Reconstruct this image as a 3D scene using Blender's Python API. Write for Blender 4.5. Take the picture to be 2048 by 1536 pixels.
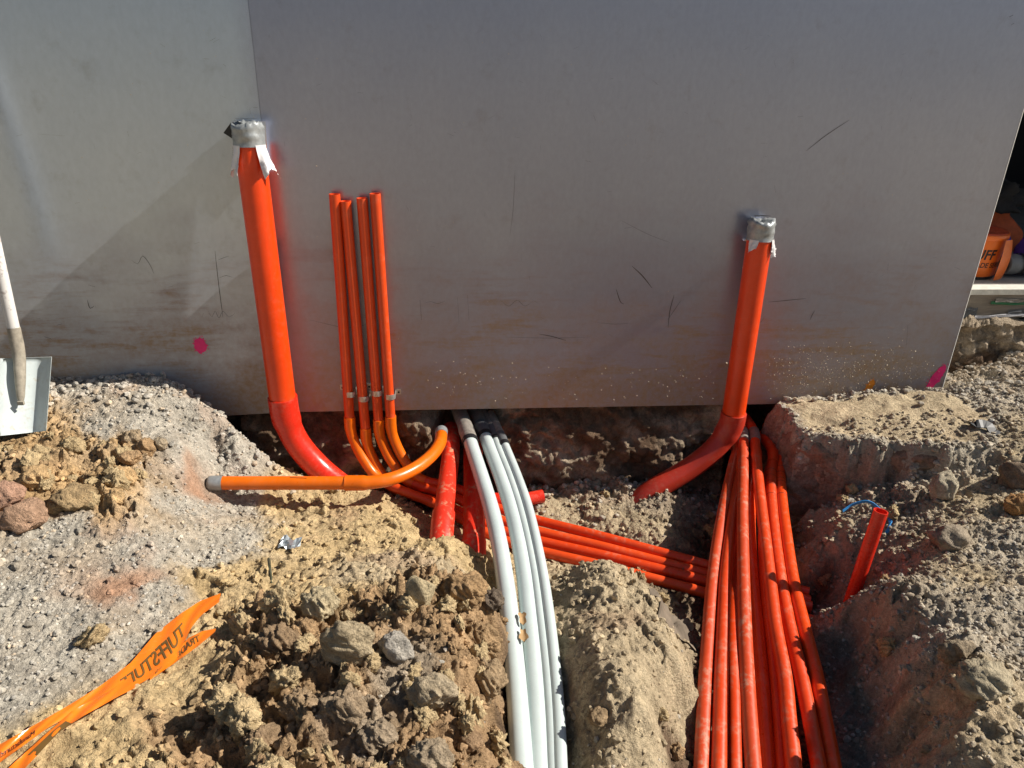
import bpy, bmesh, math, random
import numpy as np
from mathutils import Vector, Matrix

for o in list(bpy.data.objects): bpy.data.objects.remove(o)
SC = bpy.context.scene
COL = SC.collection

# ------------------------------------------------------------------ camera, sky, sun, exposure
FPX = 1462.0                                    # focal length in photo pixels (2048 wide)
_d = np.array([-85., 3250., FPX]); _d /= np.linalg.norm(_d)
_r = np.array([16430., 48.3 - 0.0168*16430, FPX]); _r = _r - _d*(_r @ _d); _r /= np.linalg.norm(_r)
RW = np.array([_r, np.cross(-_d, _r), -_d])     # world <- camera (right, down, forward)
DIST = 2.75
_w = RW @ np.array([36/FPX, 48/FPX, 1.0]); _t = DIST/_w[1]
CAMH = -_w[2]*_t
CP = np.array([0., -DIST, CAMH])

cam = bpy.data.cameras.new('camera'); camo = bpy.data.objects.new('camera', cam); COL.objects.link(camo)
cam.sensor_fit = 'HORIZONTAL'; cam.sensor_width = 36.0; cam.lens = FPX/2048*36.0
cam.clip_start = 0.05; cam.clip_end = 500.0
m = Matrix.Identity(4)
for i in range(3):
    m[i][0] = RW[i][0]; m[i][1] = -RW[i][1]; m[i][2] = -RW[i][2]; m[i][3] = CP[i]
camo.matrix_world = m
SC.camera = camo

SUN = Vector((1.0, -0.015, 0.83)).normalized()
wd = bpy.data.worlds.new('World'); SC.world = wd; wd.use_nodes = True
nt = wd.node_tree; nt.nodes.clear()
sky = nt.nodes.new('ShaderNodeTexSky'); sky.sky_type = 'NISHITA'; sky.sun_disc = False
sky.sun_elevation = math.asin(SUN.z); sky.sun_rotation = math.atan2(SUN.x, SUN.y)
bg = nt.nodes.new('ShaderNodeBackground'); bg.inputs['Strength'].default_value = 0.05
wo = nt.nodes.new('ShaderNodeOutputWorld')
nt.links.new(sky.outputs[0], bg.inputs[0]); nt.links.new(bg.outputs[0], wo.inputs[0])
sl = bpy.data.lights.new('sun', 'SUN'); sl.energy = 5.0; sl.angle = math.radians(0.53); sl.color = (1.0, 0.94, 0.85)
so = bpy.data.objects.new('sun', sl); COL.objects.link(so)
so.rotation_euler = SUN.to_track_quat('Z', 'Y').to_euler(); so.location = (6, -2, 6)
SC.view_settings.view_transform = 'Standard'; SC.view_settings.look = 'None'
SC.view_settings.exposure = 0.5; SC.view_settings.gamma = 1.0; SC.view_settings.use_curve_mapping = False

# ------------------------------------------------------------------ helpers
def ray(px, py): return RW @ np.array([(px-1024)/FPX, (py-768)/FPX, 1.0])
def az(px, py, z):
    w = ray(px, py); return CP + w*((z-CAMH)/w[2])
def ay(px, py, y):
    w = ray(px, py); return CP + w*((y+DIST)/w[1])
def zline(px, py, f):                            # point on the pixel's ray where z = f(y)
    w = ray(px, py); lo, hi = 0.8, 4.5
    for _ in range(40):
        mid = (lo+hi)/2; p = CP + w*mid
        if p[2] > f(p[1]): lo = mid
        else: hi = mid
    return CP + w*lo

rng = np.random.default_rng(7)

def new_mat(name): 
    mt = bpy.data.materials.new(name); mt.use_nodes = True
    n = mt.node_tree.nodes; n.clear()
    out = n.new('ShaderNodeOutputMaterial'); b = n.new('ShaderNodeBsdfPrincipled')
    mt.node_tree.links.new(b.outputs[0], out.inputs[0])
    return mt, mt.node_tree, b

def noise(t, scale, detail=4, rough=.55, vec=None, mapscale=None):
    n = t.nodes.new('ShaderNodeTexNoise'); n.inputs['Scale'].default_value = scale
    n.inputs['Detail'].default_value = detail; n.inputs['Roughness'].default_value = rough
    if vec is None:
        tc = t.nodes.new('ShaderNodeTexCoord'); vec = tc.outputs['Object']
    if mapscale is not None:
        mp = t.nodes.new('ShaderNodeMapping'); mp.inputs['Scale'].default_value = mapscale
        t.links.new(vec, mp.inputs['Vector']); vec = mp.outputs[0]
    t.links.new(vec, n.inputs['Vector'])
    return n

def ramp(t, fac, stops):
    r = t.nodes.new('ShaderNodeValToRGB'); t.links.new(fac, r.inputs[0])
    e = r.color_ramp.elements
    while len(e) < len(stops): e.new(0.5)
    for i, (p, c) in enumerate(stops):
        e[i].position = p; e[i].color = (c[0], c[1], c[2], 1) if hasattr(c, '__len__') else (c, c, c, 1)
    return r.outputs[0]

def mix(t, fac, a, b, mode='MIX'):
    n = t.nodes.new('ShaderNodeMix'); n.data_type = 'RGBA'; n.blend_type = mode
    for sock, v in ((n.inputs[0], fac), (n.inputs[6], a), (n.inputs[7], b)):
        if hasattr(v, 'links'): t.links.new(v, sock)
        elif hasattr(v, '__len__'): sock.default_value = (v[0], v[1], v[2], 1)
        else: sock.default_value = v
    return n.outputs[2]

def mathn(t, op, a, b=None, clamp=False):
    n = t.nodes.new('ShaderNodeMath'); n.operation = op; n.use_clamp = clamp
    for sock, v in ((n.inputs[0], a), (n.inputs[1], b)):
        if v is None: continue
        if hasattr(v, 'links'): t.links.new(v, sock)
        else: sock.default_value = v
    return n.outputs[0]

def bump(t, b, h, strength, dist):
    n = t.nodes.new('ShaderNodeBump'); n.inputs['Strength'].default_value = strength
    n.inputs['Distance'].default_value = dist
    t.links.new(h, n.inputs['Height']); t.links.new(n.outputs[0], b.inputs['Normal'])

def plastic(name, col, rough=.35, dust=.25, dustcol=(.42, .33, .22), dscale=9.0, scuff=True):
    mt, t, b = new_mat(name)
    n1 = noise(t, dscale, 6, .65); n2 = noise(t, 60, 4, .6)
    v = ramp(t, n1.outputs[0], [(0.3, (.82, .82, .82)), (.7, (1.0, 1.0, 1.0))])
    c = mix(t, 1.0, col, v, 'MULTIPLY')
    f = ramp(t, mathn(t, 'MULTIPLY', n1.outputs[0], n2.outputs[0]), [(.27, 0.0), (.40, 1.0)])
    f2 = mathn(t, 'MULTIPLY', f, dust)
    c = mix(t, f2, c, dustcol)
    t.links.new(c, b.inputs['Base Color'])
    rr = ramp(t, n2.outputs[0], [(.3, rough*.85), (.7, min(1, rough*1.35))])
    t.links.new(rr, b.inputs['Roughness'])
    b.inputs['Specular IOR Level'].default_value = .5
    if scuff: bump(t, b, noise(t, 180, 3, .6).outputs[0], .06, .002)
    return mt

def plain(name, col, rough=.6, metal=0.0, var=.2, scale=30, bumpd=0.0):
    mt, t, b = new_mat(name)
    n1 = noise(t, scale, 5, .6)
    v = ramp(t, n1.outputs[0], [(.3, 1-var), (.7, 1.0)])
    t.links.new(mix(t, 1.0, col, v, 'MULTIPLY'), b.inputs['Base Color'])
    b.inputs['Roughness'].default_value = rough; b.inputs['Metallic'].default_value = metal
    if bumpd: bump(t, b, n1.outputs[0], .6, bumpd)
    return mt

def mesh(name, V, F, mat, smooth=False, loc=(0, 0, 0), parent=None, mats=None, midx=None):
    me = bpy.data.meshes.new(name)
    V = np.asarray(V, dtype=float) - np.asarray(loc, dtype=float)
    me.from_pydata([tuple(v) for v in V], [], [tuple(f) for f in F])
    for mm in (mats or [mat]): me.materials.append(mm)
    if midx is not None: me.polygons.foreach_set('material_index', np.asarray(midx, dtype=np.int32))
    if smooth: me.polygons.foreach_set('use_smooth', np.ones(len(me.polygons), dtype=bool))
    me.update()
    o = bpy.data.objects.new(name, me); COL.objects.link(o)
    if parent is not None: o.parent = parent
    else: o.location = loc
    return o

def tag(o, label=None, cat=None, group=None, kind=None):
    if label: o['label'] = label
    if cat: o['category'] = cat
    if group: o['group'] = group
    if kind: o['kind'] = kind
    return o

def thing(name, loc, label, cat, group=None):
    o = bpy.data.objects.new(name, None); COL.objects.link(o); o.location = tuple(loc); o.empty_display_size = .05
    return tag(o, label, cat, group)

def spline(P, step=.012):
    P = [np.asarray(p, float) for p in P]
    if len(P) == 2:
        n = max(2, int(np.linalg.norm(P[1]-P[0])/step)+1)
        return np.array([P[0]+(P[1]-P[0])*i/(n-1) for i in range(n)])
    E = [2*P[0]-P[1]] + P + [2*P[-1]-P[-2]]
    out = []
    for i in range(1, len(E)-2):
        p0, p1, p2, p3 = E[i-1:i+3]
        t0 = 0; t1 = t0+np.linalg.norm(p1-p0)**.5; t2 = t1+np.linalg.norm(p2-p1)**.5; t3 = t2+np.linalg.norm(p3-p2)**.5
        n = max(2, int(np.linalg.norm(p2-p1)/step))
        for k in range(n):
            t = t1+(t2-t1)*k/n
            a1 = (t1-t)/(t1-t0)*p0+(t-t0)/(t1-t0)*p1; a2 = (t2-t)/(t2-t1)*p1+(t-t1)/(t2-t1)*p2; a3 = (t3-t)/(t3-t2)*p2+(t-t2)/(t3-t2)*p3
            b1 = (t2-t)/(t2-t0)*a1+(t-t0)/(t2-t0)*a2; b2 = (t3-t)/(t3-t1)*a2+(t-t1)/(t3-t1)*a3
            out.append((t2-t)/(t2-t1)*b1+(t-t1)/(t2-t1)*b2)
    out.append(P[-1])
    return np.array(out)

def frames(S):
    T = np.gradient(S, axis=0); T /= np.linalg.norm(T, axis=1)[:, None]
    u = np.cross(T[0], [0.31, .9, .12]); u /= np.linalg.norm(u)
    U = []
    for t in T:
        u = u - t*(u @ t); u /= np.linalg.norm(u); U.append(u)
    U = np.array(U); return T, U, np.cross(T, U)

def tube(S, rad, seg=20, wall=None, open0=True, open1=True, depth=.06):
    """hollow tube: outer skin, annular lips and the inside near each open end"""
    n = len(S); R = np.broadcast_to(np.asarray(rad, float), (n,)).copy()
    T, U, W = frames(S)
    a = np.linspace(0, 2*math.pi, seg, endpoint=False)
    ca, sa = np.cos(a), np.sin(a)
    def ringp(i, r, off=0): return S[i]+T[i]*off + r*(ca[:, None]*U[i]+sa[:, None]*W[i])
    V = []; F = []
    for i in range(n): V.append(ringp(i, R[i]))
    for i in range(n-1):
        for k in range(seg):
            k2 = (k+1) % seg; F.append((i*seg+k, i*seg+k2, (i+1)*seg+k2, (i+1)*seg+k))
    cnt = n*seg
    w = wall or .09*R.mean()
    for end, op in ((0, open0), (n-1, open1)):
        if not op: continue
        sgn = 1 if end == 0 else -1
        V += [ringp(end, R[end]), ringp(end, R[end]-w), ringp(end, R[end]-w), ringp(end, R[end]-w, sgn*depth)]
        V.append((S[end]+T[end]*sgn*depth)[None, :])
        for k in range(seg):
            k2 = (k+1) % seg
            q = [(cnt+k, cnt+seg+k, cnt+seg+k2, cnt+k2), (cnt+2*seg+k, cnt+3*seg+k, cnt+3*seg+k2, cnt+2*seg+k2), (cnt+3*seg+k, cnt+4*seg, cnt+3*seg+k2)]
            F += [tuple(reversed(x)) if sgn < 0 else x for x in q]
        cnt += 4*seg+1
    return np.vstack(V), F

def arclen(S): return np.concatenate([[0], np.cumsum(np.linalg.norm(np.diff(S, axis=0), axis=1))])

def box(x0, x1, y0, y1, z0, z1):
    V = [(x, y, z) for x in (x0, x1) for y in (y0, y1) for z in (z0, z1)]
    F = [(0, 1, 3, 2), (4, 6, 7, 5), (0, 4, 5, 1), (2, 3, 7, 6), (0, 2, 6, 4), (1, 5, 7, 3)]
    return V, F

def join(parts):
    V = []; F = []; n = 0
    for v, f in parts:
        v = np.asarray(v, float); V.append(v); F += [tuple(i+n for i in q) for q in f]; n += len(v)
    return np.vstack(V), F

# --- numpy noise
_perm = rng.permutation(512).astype(np.int64)
_perm = np.concatenate([_perm, _perm, _perm])
_ang = rng.random(512)*2*math.pi; _gx, _gy = np.cos(_ang), np.sin(_ang)
_rx, _ry, _rv = rng.random(512), rng.random(512), rng.random(512)
def _h(ix, iy): return _perm[(_perm[ix & 511] + iy) & 511]
def perlin(x, y):
    ix = np.floor(x).astype(np.int64); iy = np.floor(y).astype(np.int64); fx = x-ix; fy = y-iy
    u = fx*fx*fx*(fx*(fx*6-15)+10); v = fy*fy*fy*(fy*(fy*6-15)+10)
    def g(a, b):
        h = _h(ix+a, iy+b); return _gx[h]*(fx-a)+_gy[h]*(fy-b)
    return ((g(0, 0)*(1-u)+g(1, 0)*u)*(1-v)+(g(0, 1)*(1-u)+g(1, 1)*u)*v)*1.4
def fbm(x, y, oct=4, gain=.5):
    s = 0; a = 1.0
    for i in range(oct):
        s = s+a*perlin(x*2**i+17.3*i, y*2**i-9.1*i); a *= gain
    return s
def worley(x, y, full=False):
    """distance to the nearest and second nearest jittered point, and a value of the nearest"""
    ix = np.floor(x).astype(np.int64); iy = np.floor(y).astype(np.int64)
    d1 = np.full(x.shape, 9.0); d2 = np.full(x.shape, 9.0); val = np.zeros(x.shape); ox = np.zeros(x.shape); oy = np.zeros(x.shape)
    for a in (-1, 0, 1):
        for b in (-1, 0, 1):
            h = _h(ix+a, iy+b); dx = ix+a+_rx[h]-x; dy = iy+b+_ry[h]-y
            d = np.sqrt(dx*dx+dy*dy); near = d < d1
            d2 = np.where(near, d1, np.minimum(d2, d)); val = np.where(near, _rv[h], val); d1 = np.where(near, d, d1)
            if full: ox = np.where(near, dx, ox); oy = np.where(near, dy, oy)
    return (d1, d2, val, ox, oy) if full else (d1, d2, val)
def sstep(a, b, x):
    t = np.clip((x-a)/(b-a), 0, 1); return t*t*(3-2*t)

# ------------------------------------------------------------------ materials
M = {}
# painted metal wall with mud splashed along the foot
def wall_paint(nm, c0, c1, cs=None):
    mt, t, b = new_mat(nm)
    tc = t.nodes.new('ShaderNodeTexCoord'); sx = t.nodes.new('ShaderNodeSeparateXYZ'); t.links.new(tc.outputs['Object'], sx.inputs[0])
    n1 = noise(t, 1.6, 6, .6); n2 = noise(t, 5, 6, .62, mapscale=(.7, 1, 1.25)); n3 = noise(t, 60, 4, .6, mapscale=(1, 1, .55)); n4 = noise(t, 420, 2, .5)
    base = mix(t, ramp(t, n1.outputs[0], [(.3, 0), (.7, 1)]), c0, c1)
    if cs is not None:                           # grainy fade to the neighbour's tone, softening the painted light at the seam
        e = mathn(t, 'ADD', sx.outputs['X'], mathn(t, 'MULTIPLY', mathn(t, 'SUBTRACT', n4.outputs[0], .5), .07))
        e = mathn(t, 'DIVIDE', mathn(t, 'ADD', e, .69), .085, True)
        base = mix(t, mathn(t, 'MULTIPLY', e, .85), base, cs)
    base = mix(t, 1.0, base, ramp(t, n3.outputs[0], [(.3, .95), (.7, 1.03)]), 'MULTIPLY')
    blot = noise(t, 11, 7, .7)
    base = mix(t, ramp(t, blot.outputs[0], [(.56, 0), (.72, .22)]), base, (.20, .19, .18))
    # mud: strongest at the foot, breaking up higher; smears rubbed along the sheet
    hz = mathn(t, 'ADD', sx.outputs['Z'], mathn(t, 'MULTIPLY', mathn(t, 'SUBTRACT', n2.outputs[0], .5), -1.1))
    mud = ramp(t, hz, [(0.0, 1.0), (.10, .9), (.28, .6), (.5, .26), (.85, .0)])
    mp = t.nodes.new('ShaderNodeMapping'); mp.inputs['Rotation'].default_value = (0, .22, 0); mp.inputs['Scale'].default_value = (.9, 1, 6.0)
    t.links.new(tc.outputs['Object'], mp.inputs['Vector'])
    sm = t.nodes.new('ShaderNodeTexNoise'); sm.inputs['Scale'].default_value = 3.2; sm.inputs['Detail'].default_value = 7; sm.inputs['Roughness'].default_value = .68; t.links.new(mp.outputs[0], sm.inputs['Vector'])
    zone = ramp(t, sx.outputs['Z'], [(.0, 1.0), (.30, .9), (.55, .6), (.75, .0)])
    nz = noise(t, 1.9, 3, .5)
    smear = mathn(t, 'MULTIPLY', mathn(t, 'MULTIPLY', ramp(t, sm.outputs[0], [(.50, 0), (.66, 1)]), zone), ramp(t, nz.outputs[0], [(.42, 0), (.58, 1)]))
    grit = ramp(t, noise(t, 45, 6, .7).outputs[0], [(.3, .55), (.65, 1.0)])
    f = mathn(t, 'MULTIPLY', mathn(t, 'ADD', mud, mathn(t, 'MULTIPLY', smear, .9), True), grit)
    c = mix(t, f, base, (.31, .215, .125))
    t.links.new(c, b.inputs['Base Color'])
    t.links.new(ramp(t, f, [(0, .29), (.6, .56)]), b.inputs['Roughness'])
    t.links.new(ramp(t, f, [(0, .74), (.7, .2)]), b.inputs['Metallic'])
    bump(t, b, n4.outputs[0], .14, .0015)
    return mt
M['wall'] = wall_paint('grey_painted_metal', (.31, .342, .455), (.345, .376, .485))
M['wall_lit'] = wall_paint('sunlit_grey_painted_metal', (.42, .495, .60), (.46, .53, .62), (.33, .365, .47))  # lighter tone for the left panel, its brighter light painted in
M['scratch'] = plain('scratched_paint', (.085, .075, .065), .8)
M['mortar'] = plain('dried_mortar', (.50, .42, .31), .8)
M['pink_paint'] = plain('pink_spray_paint', (.92, .015, .20), .45)
M['orange_paint'] = plain('orange_spray_paint', (.75, .24, .01), .5)
M['red'] = plastic('orange_red_pvc', (.84, .058, .003), .32, .05)
M['redwet'] = plastic('red_pvc', (.72, .030, .012), .25, .14)
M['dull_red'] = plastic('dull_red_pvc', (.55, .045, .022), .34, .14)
M['reddust'] = plastic('sandy_red_pvc', (.72, .035, .014), .35, .9, (.50, .30, .18), 14)
M['brick'] = plastic('orange_conduit_pvc', (.76, .072, .008), .36, .12)
M['bundle'] = plastic('orange_red_conduit', (.72, .058, .006), .36, .42, (.46, .24, .15), 16)
M['bundle2'] = plastic('dusty_orange_red_conduit', (.62, .062, .012), .42, .7, (.48, .27, .18), 11)
M['bundle3'] = plastic('bright_orange_red_conduit', (.76, .066, .004), .30, .25, (.46, .24, .15), 20)
M['orange'] = plastic('orange_pvc', (.82, .155, .003), .30, .06)
M['white'] = plastic('white_pvc', (.56, .635, .62), .22, .16, (.40, .33, .24), 5)
M['duct'] = plain('silver_duct_tape', (.40, .42, .42), .42, .35, .35, 60, .0015)
M['wrap'] = plain('white_plastic_film', (.78, .75, .74), .4, 0, .1, 40, .001)
M['black'] = plain('black_plastic', (.015, .015, .017), .45)
M['dirty'] = plain('muddy_grey_sleeve', (.30, .27, .23), .6, 0, .45, 50, .001)
M['zinc'] = plain('zinc_plated_steel', (.55, .52, .47), .42, .7, .3, 60)
M['dark_hole'] = plain('dark_inside', (.02, .02, .02), .9)
M['blade'] = plastic('worn_galvanised_steel', (.50, .555, .55), .5, .75, (.38, .33, .25), 11)
M['bladedirt'] = plain('dried_mud_on_steel', (.36, .32, .25), .85, 0, .4, 60, .001)
M['tape'] = plastic('orange_warning_film', (.88, .20, .012), .22, .06)
M['print'] = plain('brown_print', (.16, .085, .02), .45)
M['bucket'] = plastic('orange_bucket_plastic', (.75, .15, .015), .35, .05)
M['lid'] = plastic('dull_red_lid', (.45, .07, .03), .4, .1)
M['inkblack'] = plain('black_ink', (.012, .012, .014), .5)
M['purple'] = plain('purple_fabric', (.10, .03, .28), .7, 0, .3, 25, .002)
M['blue'] = plain('blue_fabric', (.03, .10, .50), .6, 0, .3, 25)
M['bluestrap'] = plain('blue_plastic_strap', (.05, .32, .75), .35, 0, .2, 30)
M['bag'] = plain('orange_fabric', (.55, .10, .02), .7, 0, .4, 25, .002)
M['grey_roll'] = plain('grey_rubber', (.16, .17, .18), .6, 0, .3, 25)
M['cloth'] = plain('black_cloth', (.012, .012, .014), .9, 0, .3, 30, .002)
M['concrete'] = plain('concrete', (.36, .34, .31), .85, 0, .25, 12, .002)
M['slab_edge_lit'] = plain('lit_slab_edge_tint', (.70, .68, .60), .7, 0, .25, 40, .002)  # pale tint paints the sunlight along the slab's top edge
mt, t, b = new_mat('weathered_timber')
n1 = noise(t, 9, 6, .65, mapscale=(.6, 1, 6)); n2 = noise(t, 5, 4, .6)
t.links.new(mix(t, ramp(t, n2.outputs[0], [(.4, 0), (.65, .6)]), ramp(t, n1.outputs[0], [(.3, (.13, .10, .075)), (.6, (.25, .20, .145)), (.8, (.36, .31, .24))]), (.30, .27, .22)), b.inputs['Base Color'])
b.inputs['Roughness'].default_value = .85; bump(t, b, n1.outputs[0], .5, .004); M['timber'] = mt
M['greenpaint'] = plain('green_paint', (.02, .17, .06), .5)
M['greytape'] = plain('grey_tape', (.12, .125, .13), .5, 0, .3, 40)
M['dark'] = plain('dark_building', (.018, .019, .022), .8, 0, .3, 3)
M['foil'] = plain('crumpled_foil', (.45, .50, .52), .3, .6, .3, 40, .002)
M['rag'] = plain('muddy_cloth', (.20, .155, .11), .9, 0, .45, 25, .004)
M['leaf'] = plain('dry_leaf', (.46, .29, .13), .8, 0, .3, 60, .002)

# soil: the vertex attribute holds the kind of soil as a colour, the nodes add grain
def soil_material(name, from_attr=True, col=None, grain=1.0, k=1.0):
    mt, t, b = new_mat(name)
    if from_attr:
        at = t.nodes.new('ShaderNodeAttribute'); at.attribute_name = 'soil'; base = at.outputs['Color']
    else: base = col
    na = noise(t, 14*k, 8 if k == 1 else 4, .68); nb = noise(t, 75*k, 6 if k == 1 else 3, .7); nc = noise(t, 330*k, 3 if k == 1 else 2, .7)
    v = ramp(t, na.outputs[0], [(.28, (.66, .64, .61)), (.5, (.97, .97, .97)), (.74, (1.24, 1.24, 1.22))])
    v2 = ramp(t, nb.outputs[0], [(.28, (.66, .65, .63)), (.52, (1.0, 1.0, 1.0)), (.72, (1.28, 1.28, 1.27))])
    c = mix(t, 1.0, mix(t, 1.0, base, v, 'MULTIPLY'), v2, 'MULTIPLY')
    v3 = ramp(t, nc.outputs[0], [(.3, .72), (.5, 1.0), (.72, 1.25)])
    c = mix(t, 1.0, c, v3, 'MULTIPLY')
    t.links.new(c, b.inputs['Base Color'])
    b.inputs['Roughness'].default_value = .95; b.inputs['Specular IOR Level'].default_value = .15
    vo = t.nodes.new('ShaderNodeTexVoronoi'); vo.inputs['Scale'].default_value = 120*k
    tc = t.nodes.new('ShaderNodeTexCoord'); t.links.new(tc.outputs['Object'], vo.inputs['Vector'])
    h = mathn(t, 'ADD', mathn(t, 'MULTIPLY', nb.outputs[0], 1.0), mathn(t, 'ADD', mathn(t, 'MULTIPLY', nc.outputs[0], .5), mathn(t, 'MULTIPLY', vo.outputs['Distance'], -.35)))
    bump(t, b, h, .9*grain, .012/k)
    return mt
M['soil'] = soil_material('soil')
M['stone'] = soil_material('loose_stone')
M['pebble'] = soil_material('pebbles', grain=.12)
M['unit'] = soil_material('bedded_stone', grain=.6, k=.03)

GREY = (.455, .415, .345); SAND = (.58, .43, .23); TAN = (.50, .40, .26); BROWN = (.40, .262, .142); DARK = (.15, .098, .062); CLAY = (.42, .25, .16); OCHRE = (.50, .335, .17); SHADEGR = (.25, .225, .19); UMBER = (.375, .30, .215)  # SHADEGR: grey gravel darkened for the shaded trench floor
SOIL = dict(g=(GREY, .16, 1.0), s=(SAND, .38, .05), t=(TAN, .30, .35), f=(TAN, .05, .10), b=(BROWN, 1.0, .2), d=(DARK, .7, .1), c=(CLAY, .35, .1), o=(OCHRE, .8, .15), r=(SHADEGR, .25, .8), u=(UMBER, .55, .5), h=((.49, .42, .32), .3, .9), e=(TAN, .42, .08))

# ------------------------------------------------------------------ the ground
CT = """20 745 .20 g;200 745 .19 g;300 748 .185 g;380 780 .15 g;430 825 .10 g;470 875 .03 g;110 770 .19 g;
60 870 .13 o;200 855 .15 g;300 850 .13 g;400 860 .06 g;150 880 .13 o;250 890 .12 o;350 900 .08 g;440 920 -.04 g;
50 1000 .11 o;130 960 .11 o;200 1010 .09 o;250 960 .09 o;350 1000 0 g;420 1010 -.08 g;300 1100 .04 g;420 1120 -.06 g;400 985 -.06 c;110 1070 .06 g;
0 1200 .07 g;150 1250 .05 g;300 1200 .02 g;250 1180 .03 c;420 1180 -.05 s;100 1330 .04 g;240 1300 .01 g;0 1400 .05 g;200 1270 .04 u;
0 1536 .05 s;150 1450 .03 s;250 1420 .02 s;330 1330 -.01 s;60 1536 .04 s;250 1536 .02 s;
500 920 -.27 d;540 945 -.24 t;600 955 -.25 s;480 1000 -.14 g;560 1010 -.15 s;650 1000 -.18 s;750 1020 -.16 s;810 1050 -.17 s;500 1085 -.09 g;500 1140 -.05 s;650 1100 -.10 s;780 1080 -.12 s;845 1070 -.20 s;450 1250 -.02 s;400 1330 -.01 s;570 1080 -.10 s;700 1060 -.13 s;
520 1240 .01 b;560 1180 -.02 s;650 1190 .02 s;740 1150 -.02 e;740 1220 .06 b;850 1170 .01 b;950 1180 -.03 b;900 1260 .07 b;700 1350 .07 b;560 1350 .03 b;450 1420 .02 b;970 1330 .03 b;850 1450 .05 b;650 1500 .05 b;965 1450 0 b;400 1500 .02 b;500 1536 .04 b;900 1536 .04 b;800 1120 -.06 e;990 1240 -.03 b;880 1130 -.08 e;620 1250 .05 b;700 1450 .06 u;800 1350 .07 u;
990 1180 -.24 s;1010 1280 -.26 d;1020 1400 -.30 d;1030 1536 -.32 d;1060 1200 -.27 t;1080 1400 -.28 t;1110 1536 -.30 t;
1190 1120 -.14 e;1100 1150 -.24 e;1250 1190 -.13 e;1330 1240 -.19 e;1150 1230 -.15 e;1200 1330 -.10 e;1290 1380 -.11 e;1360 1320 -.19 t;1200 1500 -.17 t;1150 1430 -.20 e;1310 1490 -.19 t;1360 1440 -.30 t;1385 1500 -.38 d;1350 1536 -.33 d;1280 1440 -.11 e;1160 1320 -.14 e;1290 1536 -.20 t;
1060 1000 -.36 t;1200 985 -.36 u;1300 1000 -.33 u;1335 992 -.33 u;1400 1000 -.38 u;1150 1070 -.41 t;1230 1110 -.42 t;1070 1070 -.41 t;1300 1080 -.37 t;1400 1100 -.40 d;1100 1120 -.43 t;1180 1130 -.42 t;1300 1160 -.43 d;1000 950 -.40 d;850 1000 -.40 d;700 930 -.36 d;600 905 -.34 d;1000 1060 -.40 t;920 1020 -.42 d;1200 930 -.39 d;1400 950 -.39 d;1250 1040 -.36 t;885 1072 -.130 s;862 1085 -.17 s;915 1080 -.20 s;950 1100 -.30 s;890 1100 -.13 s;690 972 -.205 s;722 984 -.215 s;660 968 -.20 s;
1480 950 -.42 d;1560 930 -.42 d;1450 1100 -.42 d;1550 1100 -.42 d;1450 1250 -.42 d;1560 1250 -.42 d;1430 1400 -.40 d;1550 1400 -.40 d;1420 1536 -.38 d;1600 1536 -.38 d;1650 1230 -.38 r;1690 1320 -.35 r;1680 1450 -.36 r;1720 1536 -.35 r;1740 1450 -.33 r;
1690 1185 -.31 u;1640 1100 -.27 e;1620 1020 -.25 e;1700 1000 -.17 u;1690 955 -.17 u;1620 960 -.33 d;1600 1060 -.38 e;1650 1190 -.36 d;1720 1080 -.19 u;1740 1140 -.21 u;
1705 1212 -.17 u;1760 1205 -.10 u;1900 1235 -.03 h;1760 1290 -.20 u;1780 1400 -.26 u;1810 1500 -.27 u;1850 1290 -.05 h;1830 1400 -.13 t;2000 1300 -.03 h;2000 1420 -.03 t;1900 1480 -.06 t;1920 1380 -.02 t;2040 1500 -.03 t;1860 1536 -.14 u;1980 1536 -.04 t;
1800 1010 -.10 u;1860 960 -.06 h;1950 1000 -.01 t;2040 950 .03 t;1850 1100 -.08 t;2000 1100 -.02 h;2040 1200 .0 h;1950 1160 -.03 t;1800 1150 -.13 u;
1900 730 .08 u;2000 720 .12 u;1950 800 .09 h;2040 790 .13 h;1990 860 .09 f;2040 860 .12 t;1930 880 .065 f;1960 910 .04 h;2030 900 .09 t"""
ctl = []
for ent in CT.replace('\n', '').split(';'):
    if not ent.strip(): continue
    a = ent.split(); px, py, z = float(a[0]), float(a[1]), float(a[2])
    p = az(px, py, z); ctl.append((p[0], p[1], z, a[3]))
# a few by place: off both sides, under the wall and behind the camera
ctl += [(-2.2, -.3, .18, 'g'), (-2.2, -1.2, .09, 'g'), (-2.2, -2.0, .05, 't'), (2.9, -.4, .16, 'g'), (3.0, -1.2, .1, 'u'), (2.8, -2.0, .05, 'u'), (.1, -2.3, -.1, 't'), (1, -2.3, -.38, 'd'), (1.05, -2.3, -.38, 'd'), (2.6, .2, .16, 'u'), (-.5, -2.3, .04, 'b'), (-.7, .3, -.2, 'd'), (.3, .3, -.3, 'd'), (1.2, .3, -.35, 'd'), (2.0, .3, .05, 'g'), (-1.3, .3, .18, 'g')]
CX = np.array([c[0] for c in ctl]); CY = np.array([c[1] for c in ctl]); CZ = np.array([c[2] for c in ctl])
_A = np.sqrt((CX[:, None]-CX)**2+(CY[:, None]-CY)**2+.0012) - np.eye(len(CX))*.006
_n = len(CX); _K = np.zeros((_n+1, _n+1)); _K[:_n, :_n] = _A; _K[_n, :_n] = 1; _K[:_n, _n] = 1
_sol = np.linalg.solve(_K, np.concatenate([CZ, [0]]))
CCOL = np.array([SOIL[c[3]][0] for c in ctl]); CCLOD = np.array([SOIL[c[3]][1] for c in ctl]); CGRAV = np.array([SOIL[c[3]][2] for c in ctl])

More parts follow.
